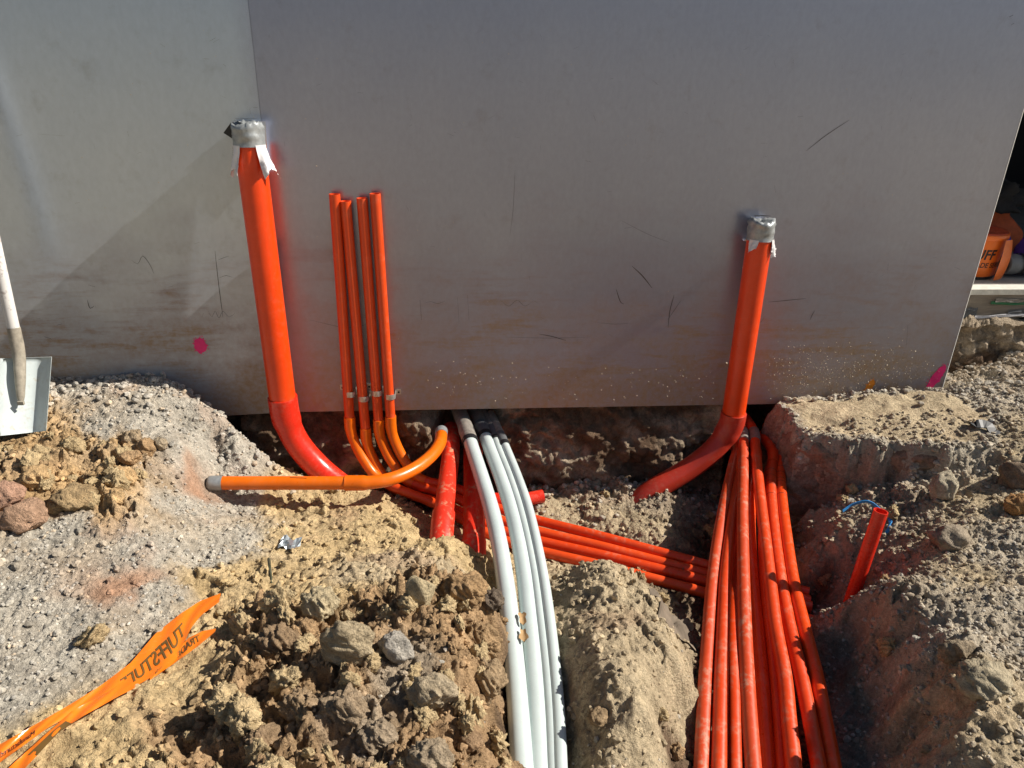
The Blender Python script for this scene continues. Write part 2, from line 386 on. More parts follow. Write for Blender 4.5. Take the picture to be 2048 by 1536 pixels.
# level ledge of hard sandy clay beside the wall foot, in world coordinates
ledge_px = [(1535, 808, .0), (1575, 838, .0), (1600, 872, .012), (1660, 885, .012), (1740, 893, .02), (1830, 900, .035), (1900, 905, .05), (1980, 890, .075), (2000, 830, .095), (1900, 795, .06), (1700, 792, .03)]
LP = np.array([az(a, b_, c_)[:2] for a, b_, c_ in ledge_px])
def poly_sd(x, y, P):
    d = np.full(x.shape, 1e9); ins = np.zeros(x.shape, bool); n = len(P)
    for i in range(n):
        ax, ay_ = P[i]; bx, by = P[(i+1) % n]; ex, ey = bx-ax, by-ay_
        t = np.clip(((x-ax)*ex+(y-ay_)*ey)/(ex*ex+ey*ey), 0, 1)
        d = np.minimum(d, (x-ax-t*ex)**2+(y-ay_-t*ey)**2)
        ins ^= ((ay_ > y) != (by > y)) & (x < (bx-ax)*(y-ay_)/(by-ay_+1e-12)+ax)
    d = np.sqrt(d); return np.where(ins, -d, d)

def ground_eval(x, y, fine=True):
    x = x.astype(np.float64); y = y.astype(np.float64)
    wx = x+.02*perlin(x*6+3, y*6)+.012*perlin(x*17, y*17+5); wy = y+.02*perlin(x*6, y*6+11)+.012*perlin(x*17+8, y*17)
    h = np.full(x.shape, _sol[_n]); W = np.zeros(x.shape); col = np.zeros(x.shape+(3,)); cl = np.zeros(x.shape); gr = np.zeros(x.shape)
    sxx = x+.045*fbm(x*7+31, y*7, 3); syy = y+.045*fbm(x*7, y*7+57, 3)
    for i in range(_n):
        d2 = (wx-CX[i])**2+(wy-CY[i])**2
        h += _sol[i]*np.sqrt(d2+.0012)
        e2 = (sxx-CX[i])**2+(syy-CY[i])**2
        w = 1/(e2+.0006)**2; W += w; cl += w*CCLOD[i]; gr += w*CGRAV[i]
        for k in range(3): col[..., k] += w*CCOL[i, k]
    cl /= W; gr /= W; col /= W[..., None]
    # hard ledge
    sd = poly_sd(x+.018*fbm(x*14, y*14, 4), y+.022*fbm(x*14+7, y*14, 4), LP)
    led = 1-sstep(-.012, .035, sd)
    lz = .012+.075*np.clip((x-1.36)/.65, 0, 1)-.05*sstep(1.42, 1.30, x)+.012*fbm(x*9, y*9, 4)
    h = h*(1-led)+np.maximum(lz, h)*led
    lin = sstep(.01, .06, -sd)
    for k in range(3): col[..., k] = col[..., k]*(1-led)+led*((TAN[k]*1.08)*lin+(1-lin)*(.3*TAN[k]+.7*GREY[k]))
    cl = cl*(1-led)+.05*led; gr = gr*(1-led)+led*(.04+.45*(1-lin))
    side = sstep(0, .02, sd)*(1-sstep(.03, .11, sd))*sstep(-.6, -.3, y)*(h < .0)
    for k in range(3): col[..., k] = col[..., k]*(1-side)+side*CLAY[k]
    # under the wall: earth face, with two dug-out hollows where the pipes come through
    cav = np.exp(-((x-.085)/.12)**4)+np.exp(-((x-1.42)/.16)**4)
    ys = .085+.34*np.clip(cav, 0, 1)
    inwall = (1-sstep(2.12, 2.2, x))
    fac = sstep(0, .03, y-ys)*inwall
    top = np.where(h > 0, h, -.004)
    h = h*(1-fac)+top*fac
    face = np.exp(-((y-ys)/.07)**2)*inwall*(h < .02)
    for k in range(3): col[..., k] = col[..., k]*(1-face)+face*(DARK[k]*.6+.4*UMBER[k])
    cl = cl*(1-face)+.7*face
    # face of earth under the slab at the right
    bank = sstep(.20, .30, y+.02*fbm(x*12, y*12, 3))*sstep(2.16, 2.2, x)
    h = h+(bank*(.285-h))
    for k in range(3): col[..., k] = col[..., k]*(1-bank)+bank*UMBER[k]
    # far land
    far = np.maximum(np.maximum(sstep(-2.0, -3.2, x), sstep(2.7, 4.0, x)), sstep(-2.2, -3.2, y))
    h = h*(1-far)+(.05+.05*fbm(x*.7, y*.7, 3))*far
    for k in range(3): col[..., k] = col[..., k]*(1-far)+far*TAN[k]
    if fine:
        def chunks(k, wob, ph):                  # broken lumps: every cell a tilted facet at its own height, split by cracks
            X = x*k+wob*perlin(x*k*2.3+ph, y*k*2.3)+.35*wob*perlin(x*k*6+ph, y*k*6); Y = y*k+wob*perlin(x*k*2.3+9, y*k*2.3+ph)+.35*wob*perlin(x*k*6+4, y*k*6+ph)
            a1, a2, av, ox, oy = worley(X, Y, True)
            th = av*40; f = (av-.45)*1.1+(np.cos(th)*ox+np.sin(th)*oy)*(.35+.5*((av*7.3) % 1))
            e = sstep(0, .22, a2-a1)
            return f*e-.25*(1-e), av, e
        big, v, e1 = chunks(8.0, .45, 3.0); md, mv, e2 = chunks(19.0, .5, 31.0); sm, sv, e3 = chunks(44.0, .5, 57.0)
        g1, g2, gv = worley(x*62, y*62)
        gs = (np.clip(1-g1*1.2, 0, 1)**.7)*(gv+.1)-.3
        k1, k2, kv = worley(x*125+5, y*125)
        ks = np.clip(1-k1*1.2, 0, 1)*(kv+.2)-.3
        patch = sstep(-.35, .35, fbm(x*2.6+40, y*2.6, 3))
        ca = cl*(.35+.65*patch)
        cs = ca*np.clip(cl*1.5, .25, 1); p2 = sstep(-.25, .45, fbm(x*5.5+14, y*5.5, 3))
        rg = 1-np.abs(fbm(x*16+5, y*16, 4, .55))
        h = h+ca*(.062*big+.020*(rg-.7))+cs*(.030*md+.013*sm*p2+.006*gs*p2)
        h = h+cl*(.020*fbm(x*11, y*11, 5, .55))+.010*fbm(x*5, y*5, 3)
        h = h+(.0030+.006*cl)*fbm(x*38, y*38, 5, .62)*(1-.8*led)
        h = h+gr*(.0075*gs+.0042*ks+.003*sm)
        # trowel-like scrapes and tread prints in the damp sand
        scr = np.exp(-((cl-.4)/.08)**2)
        h = h+scr*.006*(np.abs(perlin(x*30+y*9, y*9-x*4))*-1+.3)*sstep(-.1, .3, perlin(x*4+9, y*4))
        # tint by clod, so that lumps differ
        tv = ((v-.5)*.26+(mv-.5)*.16)*np.clip(cl, 0, 1)+(gv-.5)*.28*gr+(kv-.5)*.15*gr
        col = col*(1+tv[..., None])
        pk = sstep(.35, .75, fbm(x*4+77, y*4+12, 4))*np.clip(1.3-cl, 0, 1)*np.where(x > .9, .10, .3)
        for k in range(3): col[..., k] = col[..., k]*(1-pk)+pk*(CLAY if True else TAN)[k]
    return h, col, cl, gr

def axis(a, b, step, far):
    c = np.arange(a, b, step); lo = []; v = a; s = step
    while v > -far: s *= 1.35; v -= s; lo.append(v)
    hi = []; v = c[-1]; s = step
    while v < far: s *= 1.35; v += s; hi.append(v)
    return np.concatenate([np.array(lo[::-1]), c, np.array(hi)])
gxs = axis(-1.75, 2.55, .0043, 90.0)
ya = np.concatenate([np.arange(-2.0, -.9, .0040), np.arange(-.9, .36, .0046)])
lo = []; v = -2.0; s = .004
while v > -90: s *= 1.35; v -= s; lo.append(v)
hi = []; v = ya[-1]; s = .0046
while v < 90: s *= 1.35; v += s; hi.append(v)
gys = np.concatenate([np.array(lo[::-1]), ya, np.array(hi)])
GX, GY = np.meshgrid(gxs, gys)
GH = np.zeros(GX.shape); GC = np.zeros(GX.shape+(3,)); GCL = np.zeros(GX.shape); GGR = np.zeros(GX.shape)
for i in range(0, len(gys), 64):
    s_ = slice(i, i+64); GH[s_], GC[s_], GCL[s_], GGR[s_] = ground_eval(GX[s_], GY[s_])
GH = np.clip(GH, -.55, .6)

def gh(x, y, A=None):
    A = GH if A is None else A
    i = np.clip(np.searchsorted(gxs, x)-1, 0, len(gxs)-2); j = np.clip(np.searchsorted(gys, y)-1, 0, len(gys)-2)
    u = (x-gxs[i])/(gxs[i+1]-gxs[i]); v = (y-gys[j])/(gys[j+1]-gys[j])
    if A.ndim == 3: u = np.asarray(u)[..., None]; v = np.asarray(v)[..., None]
    return A[j, i]*(1-u)*(1-v)+A[j, i+1]*u*(1-v)+A[j+1, i]*(1-u)*v+A[j+1, i+1]*u*v
def hit(px, py):
    w = ray(px, py); ts = np.arange(.9, 4.6, .006)
    P = CP+w[None]*ts[:, None]; k = np.argmax(P[:, 2] < gh(P[:, 0], P[:, 1]))
    return P[k]

ny, nx = GX.shape
me = bpy.data.meshes.new('ground')
me.vertices.add(nx*ny); me.vertices.foreach_set('co', np.stack([GX, GY, GH], -1).astype(np.float32).ravel())
idx = np.arange(nx*ny, dtype=np.int32).reshape(ny, nx)
Q = np.stack([idx[:-1, :-1], idx[:-1, 1:], idx[1:, 1:], idx[1:, :-1]], -1).reshape(-1, 4)
me.loops.add(Q.size); me.loops.foreach_set('vertex_index', Q.ravel())
me.polygons.add(len(Q)); me.polygons.foreach_set('loop_start', np.arange(0, Q.size, 4, dtype=np.int32)); me.polygons.foreach_set('loop_total', np.full(len(Q), 4, dtype=np.int32))
me.polygons.foreach_set('use_smooth', np.ones(len(Q), bool))
me.update(calc_edges=True)
at = me.attributes.new('soil', 'FLOAT_COLOR', 'POINT')
at.data.foreach_set('color', np.concatenate([np.clip(GC, 0, 1), np.ones(GC.shape[:2]+(1,))], -1).astype(np.float32).ravel())
me.materials.append(M['soil'])
ground = bpy.data.objects.new('ground', me); COL.objects.link(ground); tag(ground, kind='structure')

# steep earth faces: the cut under the wall and the front of the clay ledge
def face(name, P, zlo, zhi, lean, amp, cols, seed, ds=.0055, extra=None, lip=.03):
    P = np.array(P, float); s = arclen(P); n = int(s[-1]/ds); q = np.linspace(0, s[-1], n)
    X = np.interp(q, s, P[:, 0]); Y = np.interp(q, s, P[:, 1]); Z0 = np.interp(q, s, zlo); Z1 = np.interp(q, s, zhi)
    T = np.stack([np.gradient(X), np.gradient(Y)], 1)
    for _ in range(6): T = (T+np.roll(T, 1, 0)+np.roll(T, -1, 0))/3
    T /= np.linalg.norm(T, axis=1)[:, None]; Nn = np.stack([T[:, 1], -T[:, 0]], 1)
    m_ = max(8, int((zhi[0]-zlo[0])/ds)); v = np.linspace(0, 1, m_)[:, None]
    Z = Z0+(Z1-Z0)*v; S_ = np.broadcast_to(q, Z.shape)
    a1, a2, av = worley(S_*11+seed+.4*perlin(S_*20, Z*20), Z*13+.4*perlin(S_*20+9, Z*20)); b1, b2, bv = worley(S_*30+seed, Z*30)
    d = amp*(1.0*fbm(S_*6+seed, Z*8, 5, .55)+.9*((np.clip(1-a1*1.2, 0, 1))*(av+.2)-.35)+.35*((np.clip(1-b1*1.2, 0, 1))*(bv+.2)-.3))
    d = d+lean*(1-v)-lip*sstep(.82, 1.0, v)
    if extra is not None: d = d-extra(X)[None, :]
    V = np.stack([X+Nn[:, 0]*d, Y+Nn[:, 1]*d, Z+.3*amp*perlin(S_*25, Z*25)], -1)
    k = sstep(-.3, .5, fbm(S_*5+seed*3, Z*6, 4))[..., None]
    C = np.array(cols[0])*(1-k)+np.array(cols[1])*k; C = C*(1+.35*(av-.5)+.3*(bv-.5))[..., None]
    idx = np.arange(n*m_).reshape(m_, n); Q = np.stack([idx[:-1, :-1], idx[:-1, 1:], idx[1:, 1:], idx[1:, :-1]], -1).reshape(-1, 4)
    o = mesh(name, V.reshape(-1, 3), Q, M['soil'], True); with_soil(o, np.clip(C, 0, .8).reshape(-1, 3)); return tag(o, kind='structure')
def with_soil(o, cols):
    me = o.data; a = me.attributes.new('soil', 'FLOAT_COLOR', 'POINT')
    cols = np.asarray(cols, float)
    a.data.foreach_set('color', np.concatenate([cols, np.ones((len(cols), 1))], 1).astype(np.float32).ravel())
def arclen(S): return np.concatenate([[0], np.cumsum(np.linalg.norm(np.diff(S, axis=0), axis=1))])
def cavx(x): return .36*np.clip(np.exp(-((x-.085)/.11)**4)+np.exp(-((x-1.42)/.15)**4), 0, 1)
xs_ = np.linspace(-.85, 2.2, 40)
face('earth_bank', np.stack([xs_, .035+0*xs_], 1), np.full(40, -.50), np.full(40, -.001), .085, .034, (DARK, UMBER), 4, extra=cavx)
led_e = np.array([az(a_, b_, c_)[:2] for a_, b_, c_ in [(1540, 814, -.02), (1572, 846, -.02), (1594, 876, .0), (1660, 890, .0), (1740, 899, .0), (1830, 907, .02), (1915, 914, .03)]])+np.array([0, -.012])
face('earth_bank', led_e, [-.42, -.42, -.40, -.30, -.22, -.13, -.06], [-.02, -.01, .012, .012, .020, .035, .048], .03, .021, ((.35, .225, .155), (.30, .235, .17)), 9, lip=.035)
face('earth_bank', [(2.17, .21), (2.5, .20), (3.1, .20)], [.02, .03, .05], [.292, .292, .292], .03, .03, (UMBER, DARK), 13, lip=-.03)

# ------------------------------------------------------------------ loose stones and clods
def ico(sub):
    bm = bmesh.new(); bmesh.ops.create_icosphere(bm, subdivisions=sub, radius=1.0)
    V = np.array([v.co[:] for v in bm.verts]); F = np.array([[v.index for v in f.verts] for f in bm.faces]); bm.free(); return V, F
ICO = {k: ico(k) for k in (1, 2, 3, 4, 5)}
def rock_shape(seed, sub, rough=.22, cuts=7, clod=0.0):
    """stone: sphere trimmed by random planes, with worn edges; clod: lumpier and crumbly"""
    r = np.random.default_rng(seed); V, F = ICO[sub]; V = V.copy()
    D = V/np.linalg.norm(V, axis=1)[:, None]; rad = np.ones(len(V))
    for _ in range(cuts):
        n = r.normal(size=3); n /= np.linalg.norm(n); d = .62+.3*r.random()
        c = D @ n; lim = np.where(c > .05, d/np.maximum(c, .05), 9); rad = np.minimum(rad, lim)
    for k in range(5):
        f = 1.6*1.9**k; o = r.random(3)*50; q = D*f+o
        nz = perlin(q[:, 0]+.7*q[:, 2], q[:, 1]-.6*q[:, 2])
        rad *= 1+rough*(.6**k)*nz
    if clod:
        q = D*3.2+r.random(3)*20
        a, _, vv = worley(q[:, 0]+q[:, 2]*.8, q[:, 1]-q[:, 2]*.6); rad *= 1+clod*(np.clip(1-a, 0, 1)*(.5+vv)-.4)
        q = D*8+r.random(3)*20
        a, _, vv = worley(q[:, 0]+q[:, 2]*.8, q[:, 1]-q[:, 2]*.6); rad *= 1+.45*clod*(np.clip(1-a, 0, 1)*(.5+vv)-.4)
    return D*rad[:, None], F

def with_soil(o, cols):
    me = o.data; a = me.attributes.new('soil', 'FLOAT_COLOR', 'POINT')
    cols = np.asarray(cols, float)
    if cols.ndim == 1: cols = np.tile(cols, (len(me.vertices), 1))
    a.data.foreach_set('color', np.concatenate([cols, np.ones((len(cols), 1))], 1).astype(np.float32).ravel())

def scatter(n, weight, smin, smax, shapes, xr, yr, colf, sink=.3, seed=1, power=2.2):
    r = np.random.default_rng(seed)
    X = r.uniform(*xr, n*4); Y = r.uniform(*yr, n*4)
    keep = r.random(len(X)) < weight(X, Y); X, Y = X[keep][:n], Y[keep][:n]; n = len(X)
    S = smin+(smax-smin)*r.random(n)**power
    Vs = []; Fs = []; Cs = []; off = 0; Z = gh(X, Y); Cg = colf(X, Y, r, n)
    for i in range(n):
        V, F = shapes[i % len(shapes)]
        a, b_, g = r.random(3)*6.283; ca, sa = math.cos(a), math.sin(a); cb, sb = math.cos(b_), math.sin(b_)
        Rm = np.array([[ca, -sa, 0], [sa, ca, 0], [0, 0, 1]]) @ np.array([[1, 0, 0], [0, cb, -sb], [0, sb, cb]])
        v = (V*S[i]*.5*np.array([1, r.uniform(.65, 1), r.uniform(.55, .9)])) @ Rm.T
        v[:, 2] *= .85
        v = v+np.array([X[i], Y[i], Z[i]+S[i]*.5*(1-2*sink)])
        Vs.append(v); Fs.append(F+off); off += len(V); Cs.append(np.repeat(Cg[i][None], len(V), 0))
    return np.vstack(Vs), np.vstack(Fs), np.vstack(Cs)

def big_mesh(name, V, F, C, mat, smooth=False):
    me = bpy.data.meshes.new(name); F = np.asarray(F, np.int32)
    me.vertices.add(len(V)); me.vertices.foreach_set('co', V.astype(np.float32).ravel())
    me.loops.add(F.size); me.loops.foreach_set('vertex_index', F.ravel())
    me.polygons.add(len(F)); me.polygons.foreach_set('loop_start', np.arange(0, F.size, 3, dtype=np.int32)); me.polygons.foreach_set('loop_total', np.full(len(F), 3, np.int32))
    me.polygons.foreach_set('use_smooth', np.full(len(F), smooth, bool)); me.update(calc_edges=True)
    me.materials.append(mat); o = bpy.data.objects.new(name, me); COL.objects.link(o); with_soil(o, C); return o

small = [rock_shape(s, 1, .25, 5) for s in range(12)]
mid = [rock_shape(50+s, 2, .25, 8) for s in range(10)]
crumb = [rock_shape(90+s, 2, .32, 9, .22) for s in range(14)]
def blocked(X, Y): return (Y > -.012) & (X < 2.2)
def wgr(X, Y): return np.where(blocked(X, Y), 0, np.clip(gh(X, Y, GGR)-.18, 0, 1)**1.3)
def wfoot(X, Y):
    return np.where(blocked(X, Y), 0, np.clip(gh(X, Y, GGR), 0, 1)*np.exp(-np.maximum(-Y-.03, 0)/.11)*np.where(X > 2.1, .35, 1))
def wcl(X, Y): return np.where(blocked(X, Y), 0, np.clip(gh(X, Y, GCL)-.1, 0, 1))
def grey_col(X, Y, r, n):
    c = np.tile(np.array([.52, .485, .425]), (n, 1))*(.72+.5*r.random((n, 1)))
    warm = r.random((n, 1)) < .15; c = np.where(warm, c*np.array([1.12, .92, .72]), c); return (.6*c+.4*gh(X, Y, GC))*.9
def soil_col(X, Y, r, n): return np.clip(gh(X, Y, GC)*(.62+.42*r.random((n, 1))), 0, .8)
XR, YR = (-1.75, 2.75), (-1.95, .2)
tag(big_mesh('gravel', *scatter(15000, wgr, .004, .017, small, XR, YR, grey_col, .38, 3), M['pebble']), kind='stuff')
tag(big_mesh('gravel', *scatter(2600, wfoot, .012, .034, mid, XR, (-.42, .2), grey_col, .25, 4, 1.5), M['pebble']), kind='stuff')
tag(big_mesh('soil_crumbs', *scatter(9500, wcl, .005, .028, crumb, XR, YR, soil_col, .3, 5), M['pebble'], False), kind='stuff')

def wlip(X, Y): return np.exp(-((poly_sd(X, Y, LP)+.004)/.022)**2)*(Y < -.03)
tag(big_mesh('soil_crumbs', *scatter(900, wlip, .007, .030, crumb, (1.2, 2.2), (-.7, 0), soil_col, .2, 15), M['pebble'], False), kind='stuff')
def wbank(X, Y): return np.where((X > 1.15) & (X < 2.3) & (Y > -1.8) & (Y < -.25), .5*(gh(X, Y) > -.34), 0)
tag(big_mesh('gravel', *scatter(3600, wbank, .005, .024, mid, (1.15, 2.3), (-1.8, -.25), lambda X, Y, r, n: np.clip((.55*gh(X, Y, GC)+.45*np.array([.42, .37, .30]))*(.58+.5*r.random((n, 1))), 0, .8),   .34, 16), M['pebble']), kind='stuff')

# pieces one can pick apart: clods and stones bedded in the ground (parts of it)
clod_meshes = []
for s in range(12):
    V, F = rock_shape(200+s, 4, .30, 2, .38); o = big_mesh('clod', V, F, np.tile([.40, .262, .142], (len(V), 1)), M['unit'], True); clod_meshes.append(o.data); bpy.data.objects.remove(o)
clod_tan = []
for s in range(8):
    V, F = rock_shape(240+s, 4, .30, 2, .38); o = big_mesh('clod', V, F, np.tile([.53, .40, .225], (len(V), 1)), M['unit'], True); clod_tan.append(o.data); bpy.data.objects.remove(o)
stone_meshes = []
for s in range(8):
    V, F = rock_shape(300+s, 2, .2, 9); o = big_mesh('stone', V, F, np.tile([.50, .465, .40]*np.array(1.0), (len(V), 1)), M['unit']); stone_meshes.append(o.data); bpy.data.objects.remove(o)
def strew(n, weight, smin, smax, pool, name, xr, yr, seed, sink=.25, power=2.0, poolf=None):
    r = np.random.default_rng(seed); X = r.uniform(*xr, n*30); Y = r.uniform(*yr, n*30)
    keep = r.random(len(X)) < weight(X, Y); X, Y = X[keep][:n], Y[keep][:n]; Z = gh(X, Y)
    C = gh(X, Y, GC)
    for i in range(len(X)):
        S = smin+(smax-smin)*r.random()**power
        pl = pool if poolf is None or C[i][0] < .34 else poolf
        o = bpy.data.objects.new(name, pl[int(r.integers(len(pl)))]); COL.objects.link(o)
        o.location = (X[i], Y[i], Z[i]+S*.5*(1-2*sink)); o.rotation_euler = tuple(r.random(3)*6.28)
        o.scale = (S*.5, S*.5*r.uniform(.65, 1), S*.5*r.uniform(.5, .85)); o.parent = ground
def wclod(X, Y): return np.where(blocked(X, Y), 0, np.clip(gh(X, Y, GCL)-.45, 0, 1)*2)
strew(240, wclod, .026, .075, clod_meshes, 'clod', (-1.6, 2.3), (-1.85, 0), 11, .22, 2.2, clod_tan)
strew(120, wgr, .018, .036, stone_meshes, 'stone', (-1.6, 2.4), (-1.85, 0), 12, .38)

# rocks one would name one by one
def rock(px, py, w, h, col, label, seed, sub=4, cuts=8, clod=0.0, rough=.2, name='rock', rz=0.0, lift=.46, deep=.8, cat='rock'):
    p = hit(px, py+h*.45); d = (RW.T @ (p-CP))[2]/FPX; W = w*d*.5; H = h*d*.5*1.12
    V, F = rock_shape(seed, sub, rough, cuts, clod)
    V = V/np.abs(V).max(0); V = V*np.array([W, W*deep, H])
    c, s = math.cos(rz), math.sin(rz); V = np.stack([V[:, 0]*c-V[:, 2]*s, V[:, 1], V[:, 0]*s+V[:, 2]*c], 1)
    zb = V[:, 2].min()
    o = big_mesh(name, V, F, np.clip(np.tile(np.array(col)*1.22, (len(V), 1))*(1+.22*perlin(V[:, 0]*40+seed, V[:, 2]*40+V[:, 1]*31))[:, None], 0, .7), M['stone'], True)
    o.location = (p[0], p[1], p[2]-zb*(1-lift)); tag(o, label, cat); return o
PINK = (.42, .20, .135); PALE = (.42, .36, .26); GRK = (.32, .275, .215)
rock(14, 982, 84, 62, (.40, .24, .165), 'angular pinkish rock at the left edge, above a red-brown rock', 401, 4, 16, rough=.24)
rock(50, 1022, 96, 62, (.37, .235, .155), 'large red-brown rock at the lower left of the clod heap', 402, 4, 16, rough=.26)
rock(268, 870, 44, 36, (.36, .27, .17), 'brown clod at the right end of the heap by the shovel, topmost of three', 403, clod=.15)
rock(292, 888, 42, 40, BROWN, 'round dark brown clod between two others on grey gravel', 404, clod=.1)
rock(322, 882, 28, 30, (.36, .29, .2), 'small round tan clod rightmost of three on the grey gravel', 405, clod=.1)
rock(262, 908, 48, 30, BROWN, 'flat brown clod just below the three round ones', 406, clod=.12)
rock(250, 945, 52, 46, OCHRE, 'ochre clod at the foot of the left heap, on grey dust', 407, clod=.2)
rock(234, 988, 50, 40, OCHRE, 'rounded ochre clod lowest of the left heap', 408, clod=.15)
rock(150, 985, 90, 50, (.34, .24, .13), 'wide flat brown clod in the middle of the left heap', 409, clod=.15)
rock(75, 945, 70, 44, OCHRE, 'angular ochre clod above the red-brown rock', 411, clod=.2)
rock(1882, 963, 58, 76, PALE, 'tall pale sandstone rock standing below the ledge, right side', 420, 4, 8, rough=.14)
rock(1702, 975, 28, 26, OCHRE, 'small ochre lump on the slope below the clay ledge', 421, clod=.15)
rock(2032, 1000, 62, 46, (.36, .2, .085), 'orange-brown rock at the right edge of the bank', 422, clod=.1)
rock(2030, 940, 84, 62, (.20, .145, .10), 'dark brown block above the orange-brown rock at right', 423, rough=.15)
rock(1890, 1062, 90, 56, (.30, .245, .18), 'broad grey-brown rock on the right bank behind the open stub pipe', 424, rough=.18)
rock(1905, 1290, 80, 60, (.29, .23, .16), 'dark lump in the shade of the right bank', 426, clod=.25)
rock(1960, 1345, 120, 70, (.38, .32, .22), 'broad sandy lump low on the right bank', 427, clod=.2)
rock(702, 1265, 130, 112, (.37, .295, .19), 'large tilted grey-brown slab of clay on the clod mound', 430, 5, 6, rough=.16, clod=.10, rz=.75, deep=.5)
rock(795, 1280, 78, 74, (.37, .335, .285), 'round grey lump beside the tilted slab on the mound', 431, 4, 8, clod=.15)
rock(842, 1168, 62, 78, (.42, .34, .21), 'pale egg-shaped lump at the top of the mound', 432, 4, 6, rough=.14)
rock(868, 1368, 112, 84, (.38, .305, .205), 'flat grey cake of earth near the white pipes, lower mound', 433, 5, 7, clod=.1, deep=.6)
rock(925, 1165, 110, 84, (.34, .22, .115), 'rusty brown clod on the mound crest beside the white pipes', 434, 5, 4, clod=.3)
rock(985, 1192, 52, 44, (.15, .115, .085), 'dark clod touching the white pipes', 435, clod=.3)
rock(960, 1262, 90, 80, (.33, .22, .12), 'rust-coloured crumbly clod under the dark clod', 436, 5, 4, clod=.3)
rock(975, 1345, 84, 100, (.33, .235, .14), 'brown broken clod leaning over the white pipe trench', 437, 5, 6, clod=.22)
rock(560, 1270, 92, 80, (.27, .185, .11), 'dark brown clod at the left shoulder of the mound', 438, 5, 5, clod=.3)
rock(470, 1390, 90, 66, (.32, .21, .11), 'rusty clod at the far left foot of the mound', 439, 5, 5, clod=.3)
rock(640, 1195, 86, 62, (.43, .35, .22), 'sandy pointed clod on the upper left of the mound', 440, 5, 5, clod=.2)
rock(525, 1470, 92, 70, (.29, .20, .12), 'dark crumbly clod at the bottom left of the mound', 441, 5, 5, clod=.3)
rock(690, 1400, 110, 84, (.29, .215, .14), 'brown clod below the tilted slab', 442, 5, 5, clod=.28)
rock(940, 1470, 60, 50, (.29, .19, .11), 'round dark clod in the shade left of the white pipes', 443, clod=.2)
rock(860, 1500, 110, 74, (.32, .25, .17), 'wide earthy lump at the bottom edge, centre of the mound', 444, 5, 5, clod=.25)
rock(1198, 1425, 52, 34, (.27, .19, .11), 'small brown clod on the sandy hump between the pipe runs', 445, clod=.15)
rock(600, 1400, 90, 70, (.30, .21, .125), 'brown clod in the lower left of the mound, beside a dark gap', 446, 5, 5, clod=.3)
rock(760, 1455, 90, 66, (.31, .24, .165), 'grey-brown crumbly clod low in the mound centre', 447, 5, 5, clod=.28)

# ------------------------------------------------------------------ the wall (a metal cabinet)
BX = -.628; WR = 2.177; TOP = 2.4; SL = math.tan(math.radians(5.0))
wall = thing('metal_wall', (0, 0, 0), 'large grey painted metal wall splashed with mud along its foot', 'wall')
r_ = .0065; prof = [(BX, 0.0), (.4, 0.0), (1.4, 0.0), (WR-r_, 0.0)]+[(WR-r_, r_), (WR-r_, .9)]
def extrude(prof, z0, z1, close=True):
    V = [(x, y, z) for z in (z0, z1) for x, y in prof]; n = len(prof)
    F = [(i, i+1, n+i+1, n+i) for i in range(n-1)]
    return V, F
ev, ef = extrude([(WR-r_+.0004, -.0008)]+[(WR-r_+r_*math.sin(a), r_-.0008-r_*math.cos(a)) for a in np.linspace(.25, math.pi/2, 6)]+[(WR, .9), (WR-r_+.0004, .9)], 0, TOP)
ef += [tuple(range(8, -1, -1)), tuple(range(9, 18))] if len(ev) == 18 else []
mesh('corner_edge', ev, ef, plain('sunlit_edge_tint', (.72, .71, .67), .5, 0, .15, 30), parent=wall)  # pale tint paints the sun's highlight onto the rounded corner
V, F = extrude(prof+[(BX, .9)], 0, TOP); n_ = len(prof)+1
F += [tuple(range(n_-1, -1, -1)), tuple(range(n_, 2*n_))]
mesh('panel', V, F, M['wall'], parent=wall)
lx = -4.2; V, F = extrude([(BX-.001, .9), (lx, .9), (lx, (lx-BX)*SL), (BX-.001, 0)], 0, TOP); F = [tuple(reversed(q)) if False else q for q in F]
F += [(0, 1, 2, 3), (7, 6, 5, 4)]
mesh('panel', V, F, M['wall_lit'], parent=wall)
def wy(x): return min(0.0, (x-BX)*SL)
# marks: spray paint, scratches, mortar specks, each a thin skin on the panel
def blob(px, py, w, h, lean, mat, seed, name='spray_mark', off=.0012, n=40):
    r = np.random.default_rng(seed); p = ay(px, py, 0)
    if p[0] < BX: p = ay(px, py, wy(p[0]))
    s = 1/FPX*(RW.T @ (p-CP))[2]; V = [(p[0], wy(p[0])-off, p[2])]
    for k in range(n):
        a = 2*math.pi*k/n; q = 1+.14*perlin(np.array([math.cos(a)*2+seed]), np.array([math.sin(a)*2.]))[0]+.07*(r.random()-.5)
        x = math.cos(a)*w*.5*s*q; z = math.sin(a)*h*.5*s*q*1.1; x += lean*z
        X = min(p[0]+x, WR-r_-.001); V.append((X, wy(X)-off, p[2]+z))
    F = [(0, 1+k, 1+(k+1) % n) for k in range(n)]
    for _ in range(46):                          # spatter round the sprayed core
        a = 6.283*r.random(); q = .95+.45*r.random()**2; z = math.sin(a)*h*.5*s*q; x = math.cos(a)*w*.5*s*q+lean*z; e = (.0009+.0022*r.random())
        if p[0]+x > WR-r_-.004: continue
        b0 = len(V); V += [(p[0]+x+e*math.cos(k*1.047), wy(p[0]+x)-off-.0002, p[2]+z+e*math.sin(k*1.047)) for k in range(6)]; F.append(tuple(range(b0, b0+6)))
    mesh(name, V, [tuple(reversed(f)) for f in F], mat, parent=wall)
blob(401, 691, 23, 30, 0, M['pink_paint'], 5)
blob(1738, 775, 15, 32, .25, M['orange_paint'], 6)
blob(1872, 755, 22, 50, .38, M['pink_paint'], 8)
V_, F_ = [], []
